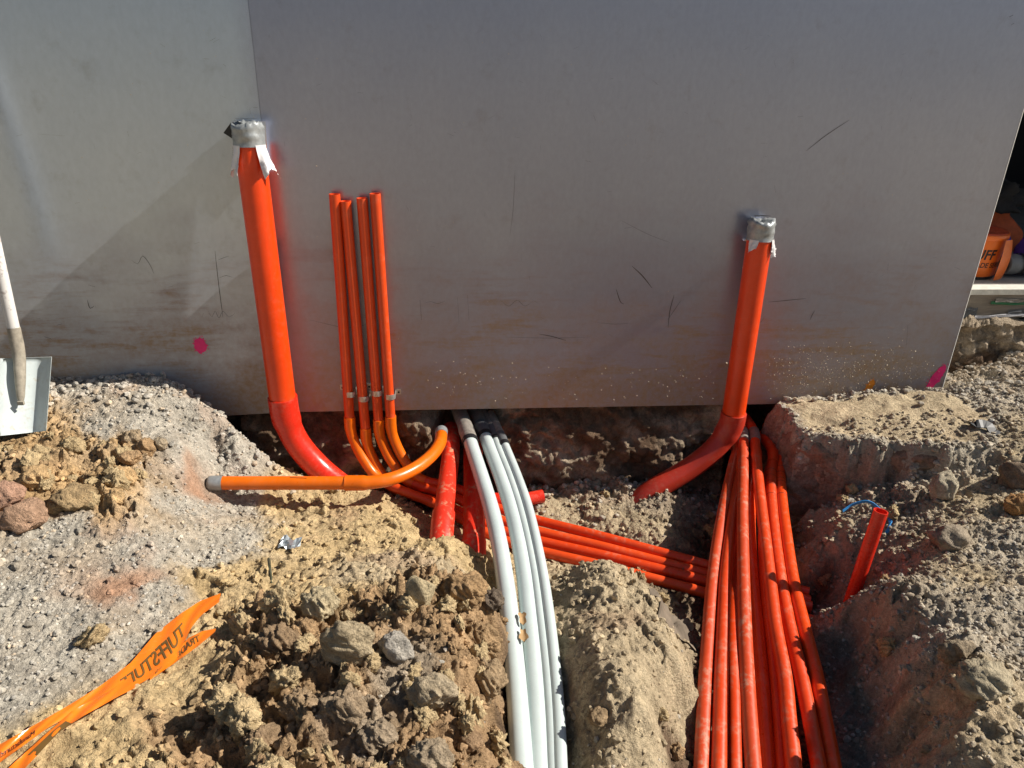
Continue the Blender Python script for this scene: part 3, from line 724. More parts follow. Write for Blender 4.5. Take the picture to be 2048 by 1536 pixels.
def stroke(pts, wid, off=.0010):
    P = []
    for px, py in pts:
        p = ay(px, py, 0); p = ay(px, py, wy(p[0])); P.append(p)
    P = spline(P, .01) if len(P) > 2 else np.array(P); n = len(V_)
    T = np.gradient(P, axis=0)
    for i, p in enumerate(P):
        t = T[i]/np.linalg.norm(T[i]); nrm = np.array([-t[2], 0, t[0]]); wv = wid*.0011*(1-abs(2*i/(len(P)-1)-1)**2*.7)
        for s in (1, -1):
            q = p+nrm*wv*s; V_.append((q[0], wy(q[0])-off, q[2]))
    for i in range(len(P)-1): F_.append((n+2*i, n+2*i+1, n+2*i+3, n+2*i+2))
for pts, w in [([(430, 502), (434, 540), (440, 590), (446, 635)], 1.0), ([(436, 520), (446, 516), (458, 512)], .6), ([(438, 556), (452, 551), (466, 555)], .6), ([(840, 600), (843, 640)], 1.2), ([(915, 595), (918, 645)], .8), ([(935, 590), (938, 640)], .8), ([(1232, 578), (1242, 605), (1248, 608)], 1.4), ([(1264, 532), (1285, 552), (1304, 576)], 1.8), ([(1348, 590), (1340, 620), (1336, 655)], 1.3), ([(1335, 640), (1352, 615), (1362, 600)], .7), ([(1078, 668), (1105, 673), (1132, 681)], 1.2), ([(1612, 302), (1650, 272), (1698, 240)], 1.0), ([(1815, 650), (1813, 690)], .9), ([(1620, 640), (1624, 630), (1630, 620)], 1.0), ([(176, 570), (190, 574)], 1.0), ([(174, 600), (180, 617), (188, 612)], 1.0), ([(1536, 604), (1560, 602), (1580, 600), (1612, 597)], 1.0), ([(88, 674), (101, 678)], 1.8), ([(113, 651), (124, 648)], 1.2), ([(416, 622), (424, 634), (430, 622), (438, 636), (446, 622), (458, 634), (470, 626)], .5), ([(262, 520), (275, 528), (285, 512), (300, 530), (308, 548)], .6), ([(1000, 600), (1018, 612), (1034, 600), (1050, 612), (1066, 602)], .5), ([(850, 606), (862, 603), (875, 607), (890, 602)], .5), ([(620, 640), (700, 655), (760, 640)], .5), ([(1195, 645), (1230, 648), (1262, 646)], .5), ([(1500, 640), (1512, 630), (1520, 645), (1530, 632)], .5), ([(75, 268), (130, 272)], .4), ([(255, 262), (257, 273)], .7), ([(1010, 674), (1100, 676), (1180, 674)], .4), ([(2018, 34), (2026, 30)], 2.0), ([(2022, 50), (2028, 46)], 1.6), ([(1305, 160), (1316, 170)], .8), ([(715, 185), (726, 186)], .7), ([(1240, 440), (1300, 470), (1340, 485)], .4), ([(1030, 340), (1026, 420), (1020, 470)], .4)]:
    stroke(pts, w)
r = np.random.default_rng(21)
for _ in range(130):
    px = r.uniform(0, 1950); py = r.uniform(60, 720); L = r.uniform(3, 16); a = r.choice([r.normal(1.57, .2), r.normal(.0, .5)])
    if px > 2030-(py-215)*.29: continue
    stroke([(px, py), (px+L*math.cos(a), py+L*math.sin(a))], r.uniform(.25, .8))
o = mesh('scratch_marks', V_, F_, M['scratch'], parent=wall); tag(o, kind='stuff')
# mortar specks thrown on the foot of the wall
V_, F_ = [], []
for k in range(1000):
    if k < 620: px = min(r.uniform(1530, 1880), r.uniform(1600, 1990)); py = r.normal(748, 28)
    elif k < 760: px = r.choice([900, 1010, 1130, 1240, 1400])+r.normal(0, 40); py = r.normal(765, 24)
    else: px = r.uniform(100, 1950); py = r.uniform(20, 760)
    if py > 805 or px > 2040-(py-215)*.287: continue
    p = ay(px, py, 0); p = ay(px, py, wy(p[0]))
    if p[2] < .004: continue
    s = r.uniform(.0009, .0026)*(1.5 if r.random() < .08 else 1)*(.6 if k >= 760 else 1); n = len(V_)
    e = r.uniform(-1, 1, (4, 2))*.5
    for (x, z), (ex, ez) in zip(((-1, -.6), (1, -.7), (.8, .7), (-.7, .9)), e): V_.append((p[0]+(x+ex)*s, p[1]-.0003, p[2]+(z+ez)*s))
    V_.append((p[0], p[1]-s*.9, p[2]))
    for i in range(4): F_.append((n+i, n+(i+1) % 4, n+4))
o = mesh('mortar_specks', V_, F_, M['mortar'], parent=wall); tag(o, kind='stuff')

# ------------------------------------------------------------------ slab, formwork and the dark room at the right
SZ = .424
slab = thing('concrete_slab', (3.2, .3, .28), 'raised concrete slab edged with weathered timber at the right', 'slab')
def part(name, VF, mat, parent, smooth=False, **k):
    V, F = VF; V = np.asarray(V, float)-np.array(parent.matrix_world.translation if False else parent.location)
    o = mesh(name, V, F, mat, smooth, parent=parent); 
    if k: tag(o, **k)
    return o
part('concrete', box(2.2, 7, .335, 6, .1, SZ-.004), M['concrete'], slab)
part('lit_edge_strip', box(2.22, 7, .292, .372, SZ-.026, SZ), M['slab_edge_lit'], slab)
part('timber_board', box(2.2, 7, .30, .334, .285, SZ-.027), M['timber'], slab)
def crumple(x0, x1, z0, z1, y, seed, nx=24, nz=5, amp=.004):
    r = np.random.default_rng(seed); V = []; F = []
    for j in range(nz):
        for i in range(nx):
            u = i/(nx-1); w = j/(nz-1); V.append((x0+(x1-x0)*u, y-amp*(.6+.9*r.random()), z0+(z1-z0)*w+.004*math.sin(u*9+seed)+(r.random()-.5)*.003))
    for j in range(nz-1):
        for i in range(nx-1): a = j*nx+i; F.append((a, a+1, a+nx+1, a+nx))
    return V, F
part('green_smear', crumple(2.52, 3.2, .352, .366, .2985, 3), M['greenpaint'], slab)
part('plaster_smear', crumple(2.54, 3.2, .362, .380, .297, 9), M['dirty'], slab)
part('grey_tape', crumple(2.405, 2.465, .292, .335, .2985, 4, 8, 5), M['greytape'], slab)
part('plastic_sheet', crumple(2.46, 3.3, .288, .303, .296, 5), M['wrap'], slab)
part('grey_tape', crumple(2.62, 3.3, .303, .325, .297, 6), M['greytape'], slab)

room = thing('open_shed', (4.5, 3, SZ), 'dark open-fronted room behind the slab at the right', 'building')
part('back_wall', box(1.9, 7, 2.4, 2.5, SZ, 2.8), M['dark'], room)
part('unseen_side_wall', box(4.3, 4.4, .45, 2.4, SZ, 2.8), M['dark'], room)  # out of view, added to shade the bucket and bags
part('unseen_roof', box(1.9, 7, .35, 2.6, 2.8, 2.9), M['dark'], room)  # out of view, added to keep the sun off the slab
part('unseen_side_wall', box(2.19, 2.2, .95, 2.4, SZ, 2.8), M['dark'], room)

# letters as flat meshes
def text_mesh(s, bold=0.0, shear=0.0, res=3):
    cu = bpy.data.curves.new('text', 'FONT'); cu.body = s; cu.size = 1.0; cu.offset = bold; cu.shear = shear; cu.resolution_u = res; cu.fill_mode = 'FRONT'
    o = bpy.data.objects.new('text', cu); COL.objects.link(o); bpy.context.view_layer.update()
    me = bpy.data.meshes.new_from_object(o.evaluated_get(bpy.context.evaluated_depsgraph_get())); bpy.data.objects.remove(o)
    bm = bmesh.new(); bm.from_mesh(me)
    for _ in range(2):
        es = [e for e in bm.edges if e.calc_length() > .12]
        if es: bmesh.ops.subdivide_edges(bm, edges=es, cuts=1)
    bmesh.ops.triangulate(bm, faces=bm.faces[:])
    V = np.array([v.co[:] for v in bm.verts]); F = [tuple(v.index for v in f.verts) for f in bm.faces]; bm.free(); return V, F

# bucket
BC = np.array([2.565, .575, SZ]); BR = .135; BH = .215
bk = thing('bucket', BC, 'orange plastic bucket with black lettering on the slab', 'bucket')
a = np.linspace(0, 2*math.pi, 48, endpoint=False)
def lathe(prof, seg=48):
    V = []; F = []
    for r0, z in prof: V += [(r0*math.cos(x), r0*math.sin(x), z) for x in a]
    for i in range(len(prof)-1):
        for k in range(seg): k2 = (k+1) % seg; F.append((i*seg+k, i*seg+k2, (i+1)*seg+k2, (i+1)*seg+k))
    return V, F
def brad(z): return BR*(.93+.07*z/BH)
mesh('body', *lathe([(0, .012), (BR*.9, .012), (BR*.93, .016), (brad(.1), .1), (brad(.19), .19), (BR*.99, .205), (BR*.95, .205)]), M['bucket'], True, parent=bk)
mesh('foot_ring', *lathe([(0, 0), (BR*.88, 0), (BR*.88, .014), (0, .014)]), M['black'], False, parent=bk)
mesh('rim', *lathe([(BR*1.0, .19), (BR*1.05, .192), (BR*1.05, .212), (BR*1.0, .215), (BR*.97, .21)]), M['bucket'], True, parent=bk)
mesh('lid', *lathe([(BR*1.0, .214), (BR*.96, .222), (BR*.9, .217), (0, .217)]), M['lid'], True, parent=bk)
ang0 = math.atan2(CP[1]-BC[1], CP[0]-BC[0])
def on_bucket(s, size, z0, umid, sq=1.0, bold=.02, shear=.15):
    V, F = text_mesh(s, bold, shear); w = V[:, 0].max()-V[:, 0].min(); V[:, 0] -= V[:, 0].min()+w/2
    O = []
    for x, y, _ in V:
        z = z0+y*size; th = ang0+(umid+x*size*sq)/BR; rr = brad(z)+.0012
        O.append((rr*math.cos(th), rr*math.sin(th), z))
    return O, F
mesh('lettering', *on_bucket('TUFFSTUFF', .066, .100, -.026, .92, .024, .12), M['inkblack'], parent=bk)
mesh('lettering', *on_bucket('TRADE SERIES', .034, .060, .098, .95, .012, .12), M['inkblack'], parent=bk)
# strap hanging down the bucket's right side
th = ang0+1.16; V = []; F = []
for i in range(15):
    z = .195-.0137*i; w = .022+.012*math.sin(i/14*2.6); rr = BR*1.06+.012+.012*math.sin(i/14*3.1)
    for k in (-1, 0, 1):
        q = th+k*w/BR; V.append((rr*math.cos(q)+.004*k, rr*math.sin(q), z))
for i in range(14):
    for k in range(2): b0 = i*3+k; F.append((b0, b0+1, b0+4, b0+3))
mesh('strap', V, F, M['bucket'], True, parent=bk)

def lump(name, c, dims, mat, label, cat, seed, rough=.3, sub=4, rz=0):
    V, F = rock_shape(seed, sub, rough, 3, .15); V = V/np.abs(V).max(0)*np.array(dims)
    V[:, 2] = np.where(V[:, 2] < -dims[2]*.6, -dims[2]*.6, V[:, 2]); o = mesh(name, V, [tuple(f) for f in F], mat, True, loc=(0, 0, 0)); o.location = (c[0], c[1], c[2]+dims[2]*.6); o.rotation_euler.z = rz
    return tag(o, label, cat)
def bag(name, c, w, d, h, mat, label, cat, seed, hm, lean=0):
    """slumped fabric bag: pinched rounded body with folds and a carry loop"""
    r = np.random.default_rng(seed); root = thing(name, c, label, cat); V = []; F = []; n = 28; m_ = 16
    for j in range(m_):
        t_ = j/(m_-1); s = math.sin(min(1, .12+t_*1.1)*math.pi*.9)**.5*(1-.35*t_)
        for k in range(n):
            q = 2*math.pi*k/n; e = abs(math.cos(q))**.6*math.copysign(1, math.cos(q)), abs(math.sin(q))**.6*math.copysign(1, math.sin(q))
            f = 1+.10*math.sin(q*5+seed+t_*4)+.06*math.sin(q*9+t_*9+seed)
            V.append((e[0]*w/2*s*f+lean*t_*h, e[1]*d/2*s*f, t_*h*(1+.08*math.sin(q*2+seed))))
    for j in range(m_-1):
        for k in range(n): k2 = (k+1) % n; F.append((j*n+k, j*n+k2, (j+1)*n+k2, (j+1)*n+k))
    F.append(tuple(range(n-1, -1, -1))); F.append(tuple((m_-1)*n+k for k in range(n)))
    mesh('body', V, F, mat, True, parent=root)
    S = spline([(-w*.22+lean*h, 0, h*.95), (-w*.15+lean*h, -.01, h*1.18), (w*.1+lean*h, -.01, h*1.2), (w*.2+lean*h, 0, h*.95)], .02)
    mesh('handle', *tube(S, .008, 8, None, False, False), hm, True, parent=root)
    return root
bag('tool_bag', (2.93, .95, SZ), .34, .2, .25, M['bag'], 'orange fabric bag behind the orange bucket', 'bag', 3, M['black'])
bag('fabric_bag', (3.00, .70, SZ), .17, .16, .23, M['purple'], 'purple fabric bag at the right edge of the slab', 'bag', 5, M['purple'], .15)
lump('folded_cloth', (2.86, .76, SZ+.03), (.06, .05, .09), M['blue'], 'small blue cloth between the orange and purple bags', 'cloth', 611)
lump('jacket', (2.90, .95, SZ+.24), (.20, .13, .12), M['cloth'], 'black jacket heaped on top of the orange bag', 'jacket', 612, .4)
S = np.array([(2.72+i*.01, .52, SZ+.047+.012) for i in range(34)]); nnn = len(S)
rl = thing('rubber_roll', (2.88, .52, SZ), 'grey rubber roll lying on the slab right of the bucket', 'roll')
part('roll', tube(S, .046+.004*np.sin(np.arange(nnn)*.5), 24, .012), M['grey_roll'], rl, True)
part('binding', tube(S[6:9], .0525, 24, .004, False, False), M['black'], rl, True)
part('binding', tube(S[24:27], .0525, 24, .004, False, False), M['black'], rl, True)

# ------------------------------------------------------------------ pipes
def bell(S, r0, r1, L, taper=.025):
    s = arclen(S); return r0+(r1-r0)*(1-sstep(L-taper, L+.001, s))
def ringtube(S, i0, i1, r, **k): return tube(S[i0:i1], r, 24, .004, True, True, depth=.004)

def duct_cap(root, top, axis_, r, h, seed, hang, angs):
    """wrapped silver tape over the pipe mouth with film hanging out beneath"""
    top = np.asarray(top, float); rr = np.random.default_rng(seed); ax = np.asarray(axis_, float); ax /= np.linalg.norm(ax)
    U = np.cross([0, 1, 0], ax); U /= np.linalg.norm(U); W = np.cross(ax, U); n = 40; V = []; F = []; m_ = 12
    for j in range(m_):
        t_ = j/(m_-1); wr = 1 if j < m_-3 else (.98, .9, .62)[j-(m_-3)]
        for k in range(n):
            q = 2*math.pi*k/n
            f = r*wr+.0022*math.sin(q*3+t_*7+seed)*(t_ if j < m_-1 else 1)+.0013*rr.normal()*(.35+t_)+.0012*math.sin(q*11+seed)*t_+.0016*((j % 4) == 0)
            zz = -h*(1-t_)+(.006*math.sin(q*2+seed)+.004*rr.normal())*(t_**3) - (.016 if j == m_-1 else 0)
            V.append(top+ax*zz+f*(math.cos(q)*U+math.sin(q)*W))
    V.append(top-ax*.03)
    for j in range(m_-1):
        for k in range(n): k2 = (k+1) % n; F.append((j*n+k, j*n+k2, (j+1)*n+k2, (j+1)*n+k))
    for k in range(n): F.append(((m_-1)*n+k, (m_-1)*n+(k+1) % n, m_*n))
    part('tape_wrap', (V, F), M['duct'], root, True)
    V = [top+ax*.004+r*(math.cos(q)*U*.72+math.sin(q)*W*.5) for q in np.linspace(.2, 3.5, 9)]
    part('fold_shade', (V, [tuple(range(9))]), M['black'], root)  # black patch painted for the shade inside the tape's folded top
    for (a0, a1, L, flare, *st) in angs:
        h0 = st[0] if st else h-.006; b0_ = st[1] if st else .003
        V = []; F = []; nu, nv = 14, 14
        for j in range(nv):
            v = j/(nv-1)
            for i in range(nu):
                u = i/(nu-1); w = 1-.30*v*abs(2*u-1)
                q = (a0+a1)/2+(a1-a0)/2*(2*u-1)*w
                f = r+b0_+flare*v**1.3+.007*math.sin(u*9+seed+v*3)*v+.002*rr.normal()*v
                ll = L*(.8+.2*math.sin(u*3.1+seed))*(1+.06*(rr.random()-.5)*(v > .9))
                V.append(top-ax*(h0+ll*v)+f*(math.cos(q)*U+math.sin(q)*W))
        for j in range(nv-1):
            for i in range(nu-1): b0 = j*nu+i; F.append((b0, b0+1, b0+nu+1, b0+nu))
        fl = part('plastic_film', (V, F), M['wrap'], root, True)
        VV = np.array(V)
        if hang and a0 < -1.5:                        # dashes printed along the film's edge
            pv = []; pf = []
            for j in range(1, nv-3, 1):
                p0, p1 = VV[j*nu+1], VV[j*nu+2]; dn = (VV[(j+1)*nu+1]-p0)*.55; off = (p0-top); off -= ax*(off @ ax); off /= np.linalg.norm(off)
                b0 = len(pv); pv += [p0+off*.0025, p0+(p1-p0)*.8+off*.0025, p0+(p1-p0)*.8+dn+off*.0025, p0+dn+off*.0025]; pf.append((b0, b0+1, b0+2, b0+3))
            o = mesh('print', np.array(pv)-np.array(root.location), pf, M['inkblack'], parent=fl)
    # a loose dark flap of film at the side
    q = math.pi*.98; c0 = top-ax*(h*.35)+r*(math.cos(q)*U+math.sin(q)*W); 
    if hang:
        V = [c0+ax*.022, c0-U*.03-ax*.012, c0-ax*.03-U*.004, c0-U*.012+W*.02-ax*.005]
        part('loose_flap', (V, [(0, 1, 2), (0, 3, 1), (1, 3, 2)]), M['black'], root)

# the two big vertical pipes
def big_pipe(base, bend_pts, top, r, label, seed, mat, bendmat, hang, angs, group):
    root = thing('drain_pipe', base, label, 'pipe')
    base = np.array(base); top = np.array(top)
    part('pipe', tube(spline([base-(0, 0, .05), top-(0, 0, .045)], .03), r, 36, .005, False, True), mat, root, True)
    S = spline([base+np.array(q) for q in bend_pts], .012); s = arclen(S)
    R = bell(S, r, r*1.115, .135, .03)
    part('bend', tube(S, R, 36, r*.12, True, False, .02), bendmat, root, True)
    duct_cap(root, top, top-base, r*1.04, .085, seed, hang, angs)
    return root
PR = .0505
big_pipe((-.640, -.105, .118), [(0, 0, 0), (.002, 0, -.06), (.012, 0, -.13), (.045, -.005, -.215), (.12, -.02, -.315), (.225, -.055, -.400), (.33, -.09, -.49), (.45, -.12, -.60)], (-.660, -.074, 1.135), PR, 'tall bright orange-red pipe standing at the wall with a tape-wrapped top, left one', 3, M['red'], M['redwet'], True, [(-2.75, -1.95, .125, .016), (-1.0, -.15, .13, .030), (.75, 2.4, .21, .004, .008, .018)], None)  # last film piece is hidden behind the pipe, shaped to cast the tape's shadow
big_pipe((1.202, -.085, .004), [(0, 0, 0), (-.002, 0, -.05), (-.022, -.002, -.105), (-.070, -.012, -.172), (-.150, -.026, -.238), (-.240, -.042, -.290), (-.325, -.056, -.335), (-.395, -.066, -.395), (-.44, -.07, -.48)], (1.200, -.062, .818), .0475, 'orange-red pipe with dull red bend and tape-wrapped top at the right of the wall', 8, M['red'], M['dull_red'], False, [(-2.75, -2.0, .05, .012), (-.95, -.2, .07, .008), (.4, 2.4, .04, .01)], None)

# four conduits on the wall with orange bends
def zz(px, py): return ay(px, py, -.034)
tops = [(669, 388), (691, 402), (724, 396), (750, 387)]
bot = [(699, 833), (731, 855), (757, 838), (781, 832)]
words = ['leftmost', 'second from left', 'second from right', 'rightmost']
hl = ['taller', 'shorter', 'shorter', 'taller']
HL = [zline(1000, 1018, lambda y: -.345), zline(1000, 1040, lambda y: -.355), zline(1000, 1060, lambda y: -.360), zline(1000, 1078, lambda y: -.360)]
ends = [(1420, 1132), (1420, 1150), (1420, 1164), (1420, 1188)]
HE = [zline(x, y, lambda y_: z) for (x, y), z in zip(ends, (-.372, -.380, -.380, -.380))]
order = [3, 2, 1, 0]                             # conduit i takes run order[i]
CR = .0200
for i in range(4):
    T_ = zz(*tops[i]); B_ = zz(*bot[i]); xm = (T_[0]+B_[0])/2
    root = thing('wall_conduit', (B_[0], B_[1], B_[2]), f'upright orange conduit on the wall with orange bend, {words[i]} of the four', 'conduit')
    root['group'] = 'four conduits clipped to the wall'
    part('conduit', tube(spline([B_-(0, 0, .03), T_], .04), CR, 24, .0035, False, True, .10), M['brick'], root, True)
    e = HL[order[i]]; g = HE[order[i]]
    d = (g-e)/np.linalg.norm(g-e)
    zb = B_[2]; sp = .06*(3-i)
    P = [B_, B_+(0, 0, -.055), B_+(.010, -.004, -.105-.0*sp), B_+(.045, -.022, -.185), B_+(.11, -.06, -.262), B_*.42+e*.58+np.array([0, .0, -.085]), e, e+d*.45, g, g+d*.35]
    S = spline(P, .012); s = arclen(S); cut = int(np.searchsorted(s, .34))
    R = bell(S, CR*1.0, CR*1.16, .075, .012)
    part('bend', tube(S[:cut], np.maximum(R[:cut], CR*1.06), 24, .003, True, True, .015), M['orange'], root, True)
    part('buried_run', tube(S[cut-3:], CR*1.0, 22, .003, False, True), M['bundle' if i % 2 else 'brick'], root, True)
# saddles
for i, (px, py) in enumerate([(700, 786), (727, 795), (754, 784), (780, 791)]):
    p = ay(px, py, -.034); xc = p[0]
    root = thing('pipe_saddle', (xc, 0, p[2]), f'zinc saddle clip holding the {words[i]} conduit of the four to the wall', 'pipe clip')
    root['group'] = 'saddle clips on the conduits'
    V = []; F = []; n = 17
    for q in np.linspace(math.pi, 2*math.pi, n):
        for zz_ in (-.011, .011):
            for rr in (CR+.0005, CR+.0025): V.append((xc+rr*math.cos(q), -.034+rr*math.sin(q), p[2]+zz_))
    for k in range(n-1):
        b0 = 4*k; F += [(b0, b0+4, b0+5, b0+1), (b0+2, b0+3, b0+7, b0+6), (b0+1, b0+5, b0+7, b0+3), (b0, b0+2, b0+6, b0+4)]
    part('strap', (V, F), M['zinc'], root, False)
    for s in (-1, 1):
        q = xc+s*(CR+.001); dz = .010 if s < 0 else .0
        part('leg', box(q-.001, q+.001, -.036, -.003, p[2]-.011, p[2]+.011), M['zinc'], root)
        x0, x1 = sorted((q, q+s*.021)); tb = part('tab', box(x0, x1, -.0032, -.0006, p[2]-.010+dz, p[2]+.012+dz), M['zinc'], root)
        V, F = [], []
        for k in range(8): V.append((q+s*.012+.0045*math.cos(k*.785), -.0045, p[2]+dz+.0045*math.sin(k*.785)))
        mesh('screw', np.array(V)-np.array(root.location), [tuple(range(7, -1, -1))], M['dark_hole'], parent=tb)

# level orange conduit with its bend towards the wall
root = None
ZC = -.065
A0 = az(422, 966, ZC); A1 = az(690, 966, ZC-.005)
root = thing('orange_conduit', A0, 'level bright orange conduit bending in to the wall, silver tape on its end', 'conduit')
OR = .0245
part('conduit', tube(spline([A0, A1+(A1-A0)*.06], .03), OR, 28, .003, False, False), M['orange'], root, True)
pts = [A1, az(740, 965, ZC-.006), az(785, 957, ZC-.006), az(828, 938, ZC-.007), az(862, 912, ZC-.008), az(880, 886, ZC-.012), az(883, 862, ZC-.02)]
S = spline(pts, .01); part('bend', tube(S, bell(S, OR*1.0, OR*1.14, .085, .02), 28, .004, True, False, .02), M['orange'], root, True)
d = (A1-A0)/np.linalg.norm(A1-A0)
part('tape_end', tube(np.array([A0-d*.012, A0-d*.008, A0, A0+d*.02, A0+d*.042]), [OR*.55, OR*.98, OR*1.08, OR*1.09, OR*1.05], 28, .01, True, False, .004), M['duct'], root, True)
part('tape_end', tube(S[-5:], OR*1.07, 28, .004, True, True, .004), M['duct'], root, True)
part('marker_line', tube(spline([A0+d*.28+(0, -.003, OR*.99), A0+d*.34+(0, -.006, OR*.98)], .02), .0012, 6), M['black'], root)

# white conduits
WZ = lambda y: -.075+.085*y*1.0
def white(pxs, r0, zf, label, joint, seed):
    P = [zline(x, y, zf) for x, y in pxs]
    P = [P[0]+np.array([-.03, .16, .012])]+P
    P.append(P[-1]+(P[-1]-P[-2])*1.2)
    S = spline(P, .02); s = arclen(S)
    root = thing('white_conduit', P[1], label, 'conduit', 'white conduits leaving the wall')
    part('conduit', tube(S, r0, 32, .005, False, False), M['white'], root, True)
    k0 = int(np.searchsorted(s, joint)); k1 = int(np.searchsorted(s, joint+.10)); k2 = int(np.searchsorted(s, joint+.155))
    part('socket', tube(S[:k1], r0*1.10, 32, .004, False, True, .004), M['dirty'], root, True)
    part('joint_tape', tube(S[k1-2:k2], r0*1.16+.001*np.sin(np.arange(k2-k1+2)*1.7), 32, .004, True, True, .004), M['greytape'] if seed % 2 else M['dirty'], root, True)
    part('cable_tie', tube(S[k2-1:k2+1], r0*1.19, 32, .003, True, True, .002), M['black'], root, True)
    return S
WS1 = white([(930, 852), (947, 905), (965, 960), (983, 1020), (998, 1085), (1010, 1160), (1020, 1240), (1030, 1340), (1037, 1430), (1044, 1536)], .0285, WZ, 'thick white conduit curving out from under the wall, leftmost of the white ones', .12, 2)
white([(962, 850), (980, 898), (1000, 950), (1020, 1010), (1036, 1075), (1049, 1150), (1058, 1230), (1068, 1340), (1074, 1430), (1078, 1536)], .0275, lambda y: WZ(y)-.018, 'thick white conduit with black joint tape, second from the left, half under its neighbour', .10, 1)
white([(985, 860), (1000, 905), (1020, 955), (1038, 1010), (1055, 1075), (1070, 1150), (1082, 1240), (1094, 1340), (1101, 1430), (1106, 1536)], .0185, lambda y: WZ(y)-.012, 'thin white conduit, second from the right', .08, 3)
white([(1000, 868), (1016, 905), (1036, 955), (1055, 1010), (1071, 1075), (1086, 1150), (1099, 1240), (1110, 1340), (1117, 1430), (1121, 1536)], .0175, lambda y: WZ(y)-.004, 'thin white conduit, rightmost of the white ones', .09, 5)

# two thick red pipes diving into the sand beneath them
def stub(P, r, bellr, label, mat):
    P = [np.array(p) for p in P]; S = spline(P, .02); s = arclen(S)
    root = thing('red_pipe', P[0], label, 'pipe')
    L = s[-1]; k = int(np.searchsorted(s, L-.26))
    part('pipe', tube(S[:k+2], r, 32, .004, True, False, .05), mat, root, True)
    part('socket', tube(S[k:], bellr, 32, .004, True, True, .01), mat, root, True)
    return root
f1 = lambda y: -.135+.06*y
stub([zline(902, 880, f1)+(0, .10, .0), zline(902, 900, f1), zline(893, 980, f1), zline(885, 1050, f1), zline(880, 1120, lambda y: f1(y)-.045), zline(878, 1150, lambda y: f1(y)-.09)], .036, .0415, 'thick red pipe smeared with dry sand, left of the white conduits', M['reddust'])
f2 = lambda y: -.22+.06*y
stub([zline(946, 890, f2)+(0, .10, 0), zline(946, 905, f2), zline(948, 980, f2), zline(948, 1060, f2), zline(947, 1110, f2), zline(945, 1200, lambda y: f2(y)-.03)], .042, .045, 'thick red pipe in the shade right under the white conduits', M['reddust'])
# crest of a buried red pipe right of the white conduits
S = spline([az(985, 1000, -.345), az(1040, 1000, -.340), az(1086, 992, -.335)], .02)
root = thing('red_pipe', S[0], 'short length of red pipe showing above the soil right of the white conduits', 'pipe')
part('pipe', tube(S, .028, 24, .004, True, True, .03), M['redwet'], root, True)
part('socket', tube(S[:4], .031, 24, .004, True, True, .01), M['redwet'], root, True)

# the bundle of red conduits running towards the camera
BZ = lambda o: (lambda y: -.135+.115*y+o)
B = [
 ([(1476, 880), (1466, 930), (1454, 983), (1438, 1066), (1424, 1173), (1417, 1264), (1411, 1355), (1407, 1440), (1403, 1536)], -.025, 'leftmost of the bundle, outer long run'),
 ([(1482, 920), (1470, 1003), (1461, 1066), (1451, 1148), (1446, 1252), (1442, 1355), (1440, 1440), (1438, 1536)], -.015, 'second from the left in the bundle'),
 ([(1485, 862), (1487, 900), (1486, 960), (1485, 1024), (1487, 1148), (1490, 1252), (1495, 1355), (1500, 1440), (1507, 1536)], .020, 'topmost near the middle of the bundle, with a dusty back'),
 ([(1512, 900), (1502, 983), (1500, 1066), (1507, 1170), (1515, 1252), (1524, 1355), (1530, 1440), (1537, 1536)], -.035, 'lower one in the middle of the bundle'),
 ([(1507, 862), (1511, 900), (1519, 983), (1529, 1066), (1541, 1169), (1551, 1252), (1570, 1355), (1578, 1440), (1588, 1536)], .022, 'upper one right of the middle, crossing over its neighbours'),
 ([(1556, 885), (1546, 920), (1535, 960), (1530, 1010), (1528, 1100), (1534, 1200), (1546, 1300), (1556, 1400), (1566, 1536)], -.03, 'one that dips under the crossing conduit, pale tape near the wall'),
 ([(1546, 905), (1542, 950), (1543, 1000), (1549, 1066), (1563, 1169), (1579, 1252), (1603, 1355), (1620, 1440), (1638, 1536)], -.008, 'second from the right in the bundle, with black ring marks'),
 ([(1562, 900), (1561, 950), (1564, 1000), (1572, 1066), (1588, 1169), (1608, 1252), (1634, 1355), (1650, 1440), (1668, 1536)], -.012, 'rightmost of the bundle, with black ring marks'),
 ([(1500, 930), (1490, 1003), (1478, 1100), (1468, 1200), (1466, 1300), (1468, 1400), (1470, 1536)], -.065, 'deep shaded one below the left side of the bundle'),
]
for i, (pxs, off, lab) in enumerate(B):
    P = [zline(x, y, BZ(off)) for x, y in pxs]
    P = [P[0]+np.array([.015, .16, -.0])]+P+[P[-1]+(P[-1]-P[-2])*1.0]
    S = spline(P, .02); s = arclen(S)
    root = thing('red_conduit', P[1], 'orange-red conduit, '+lab, 'conduit', 'conduits in the right-hand bundle')
    part('conduit', tube(S, .0208, 24, .003, False, False), M[('bundle2', 'bundle', 'bundle2', 'bundle3', 'bundle', 'bundle3', 'bundle', 'bundle3', 'bundle')[i]], root, True)
    k = int(np.searchsorted(s, .20)); part('collar', tube(S[k-2:k+3], .0235, 24, .003, True, True, .003), M['dirty'] if i in (2, 4, 5) else M['brick'], root, True)
    if i in (5, 6, 7):
        for q in (.30, .335, .37, .40, .47):
            k = int(np.searchsorted(s, q)); SS = np.array([S[k], S[k]+(S[k+1]-S[k])*.1]); part('ring_mark', tube(SS, .0212, 24, .0005, False, False), M['inkblack'], root, True)

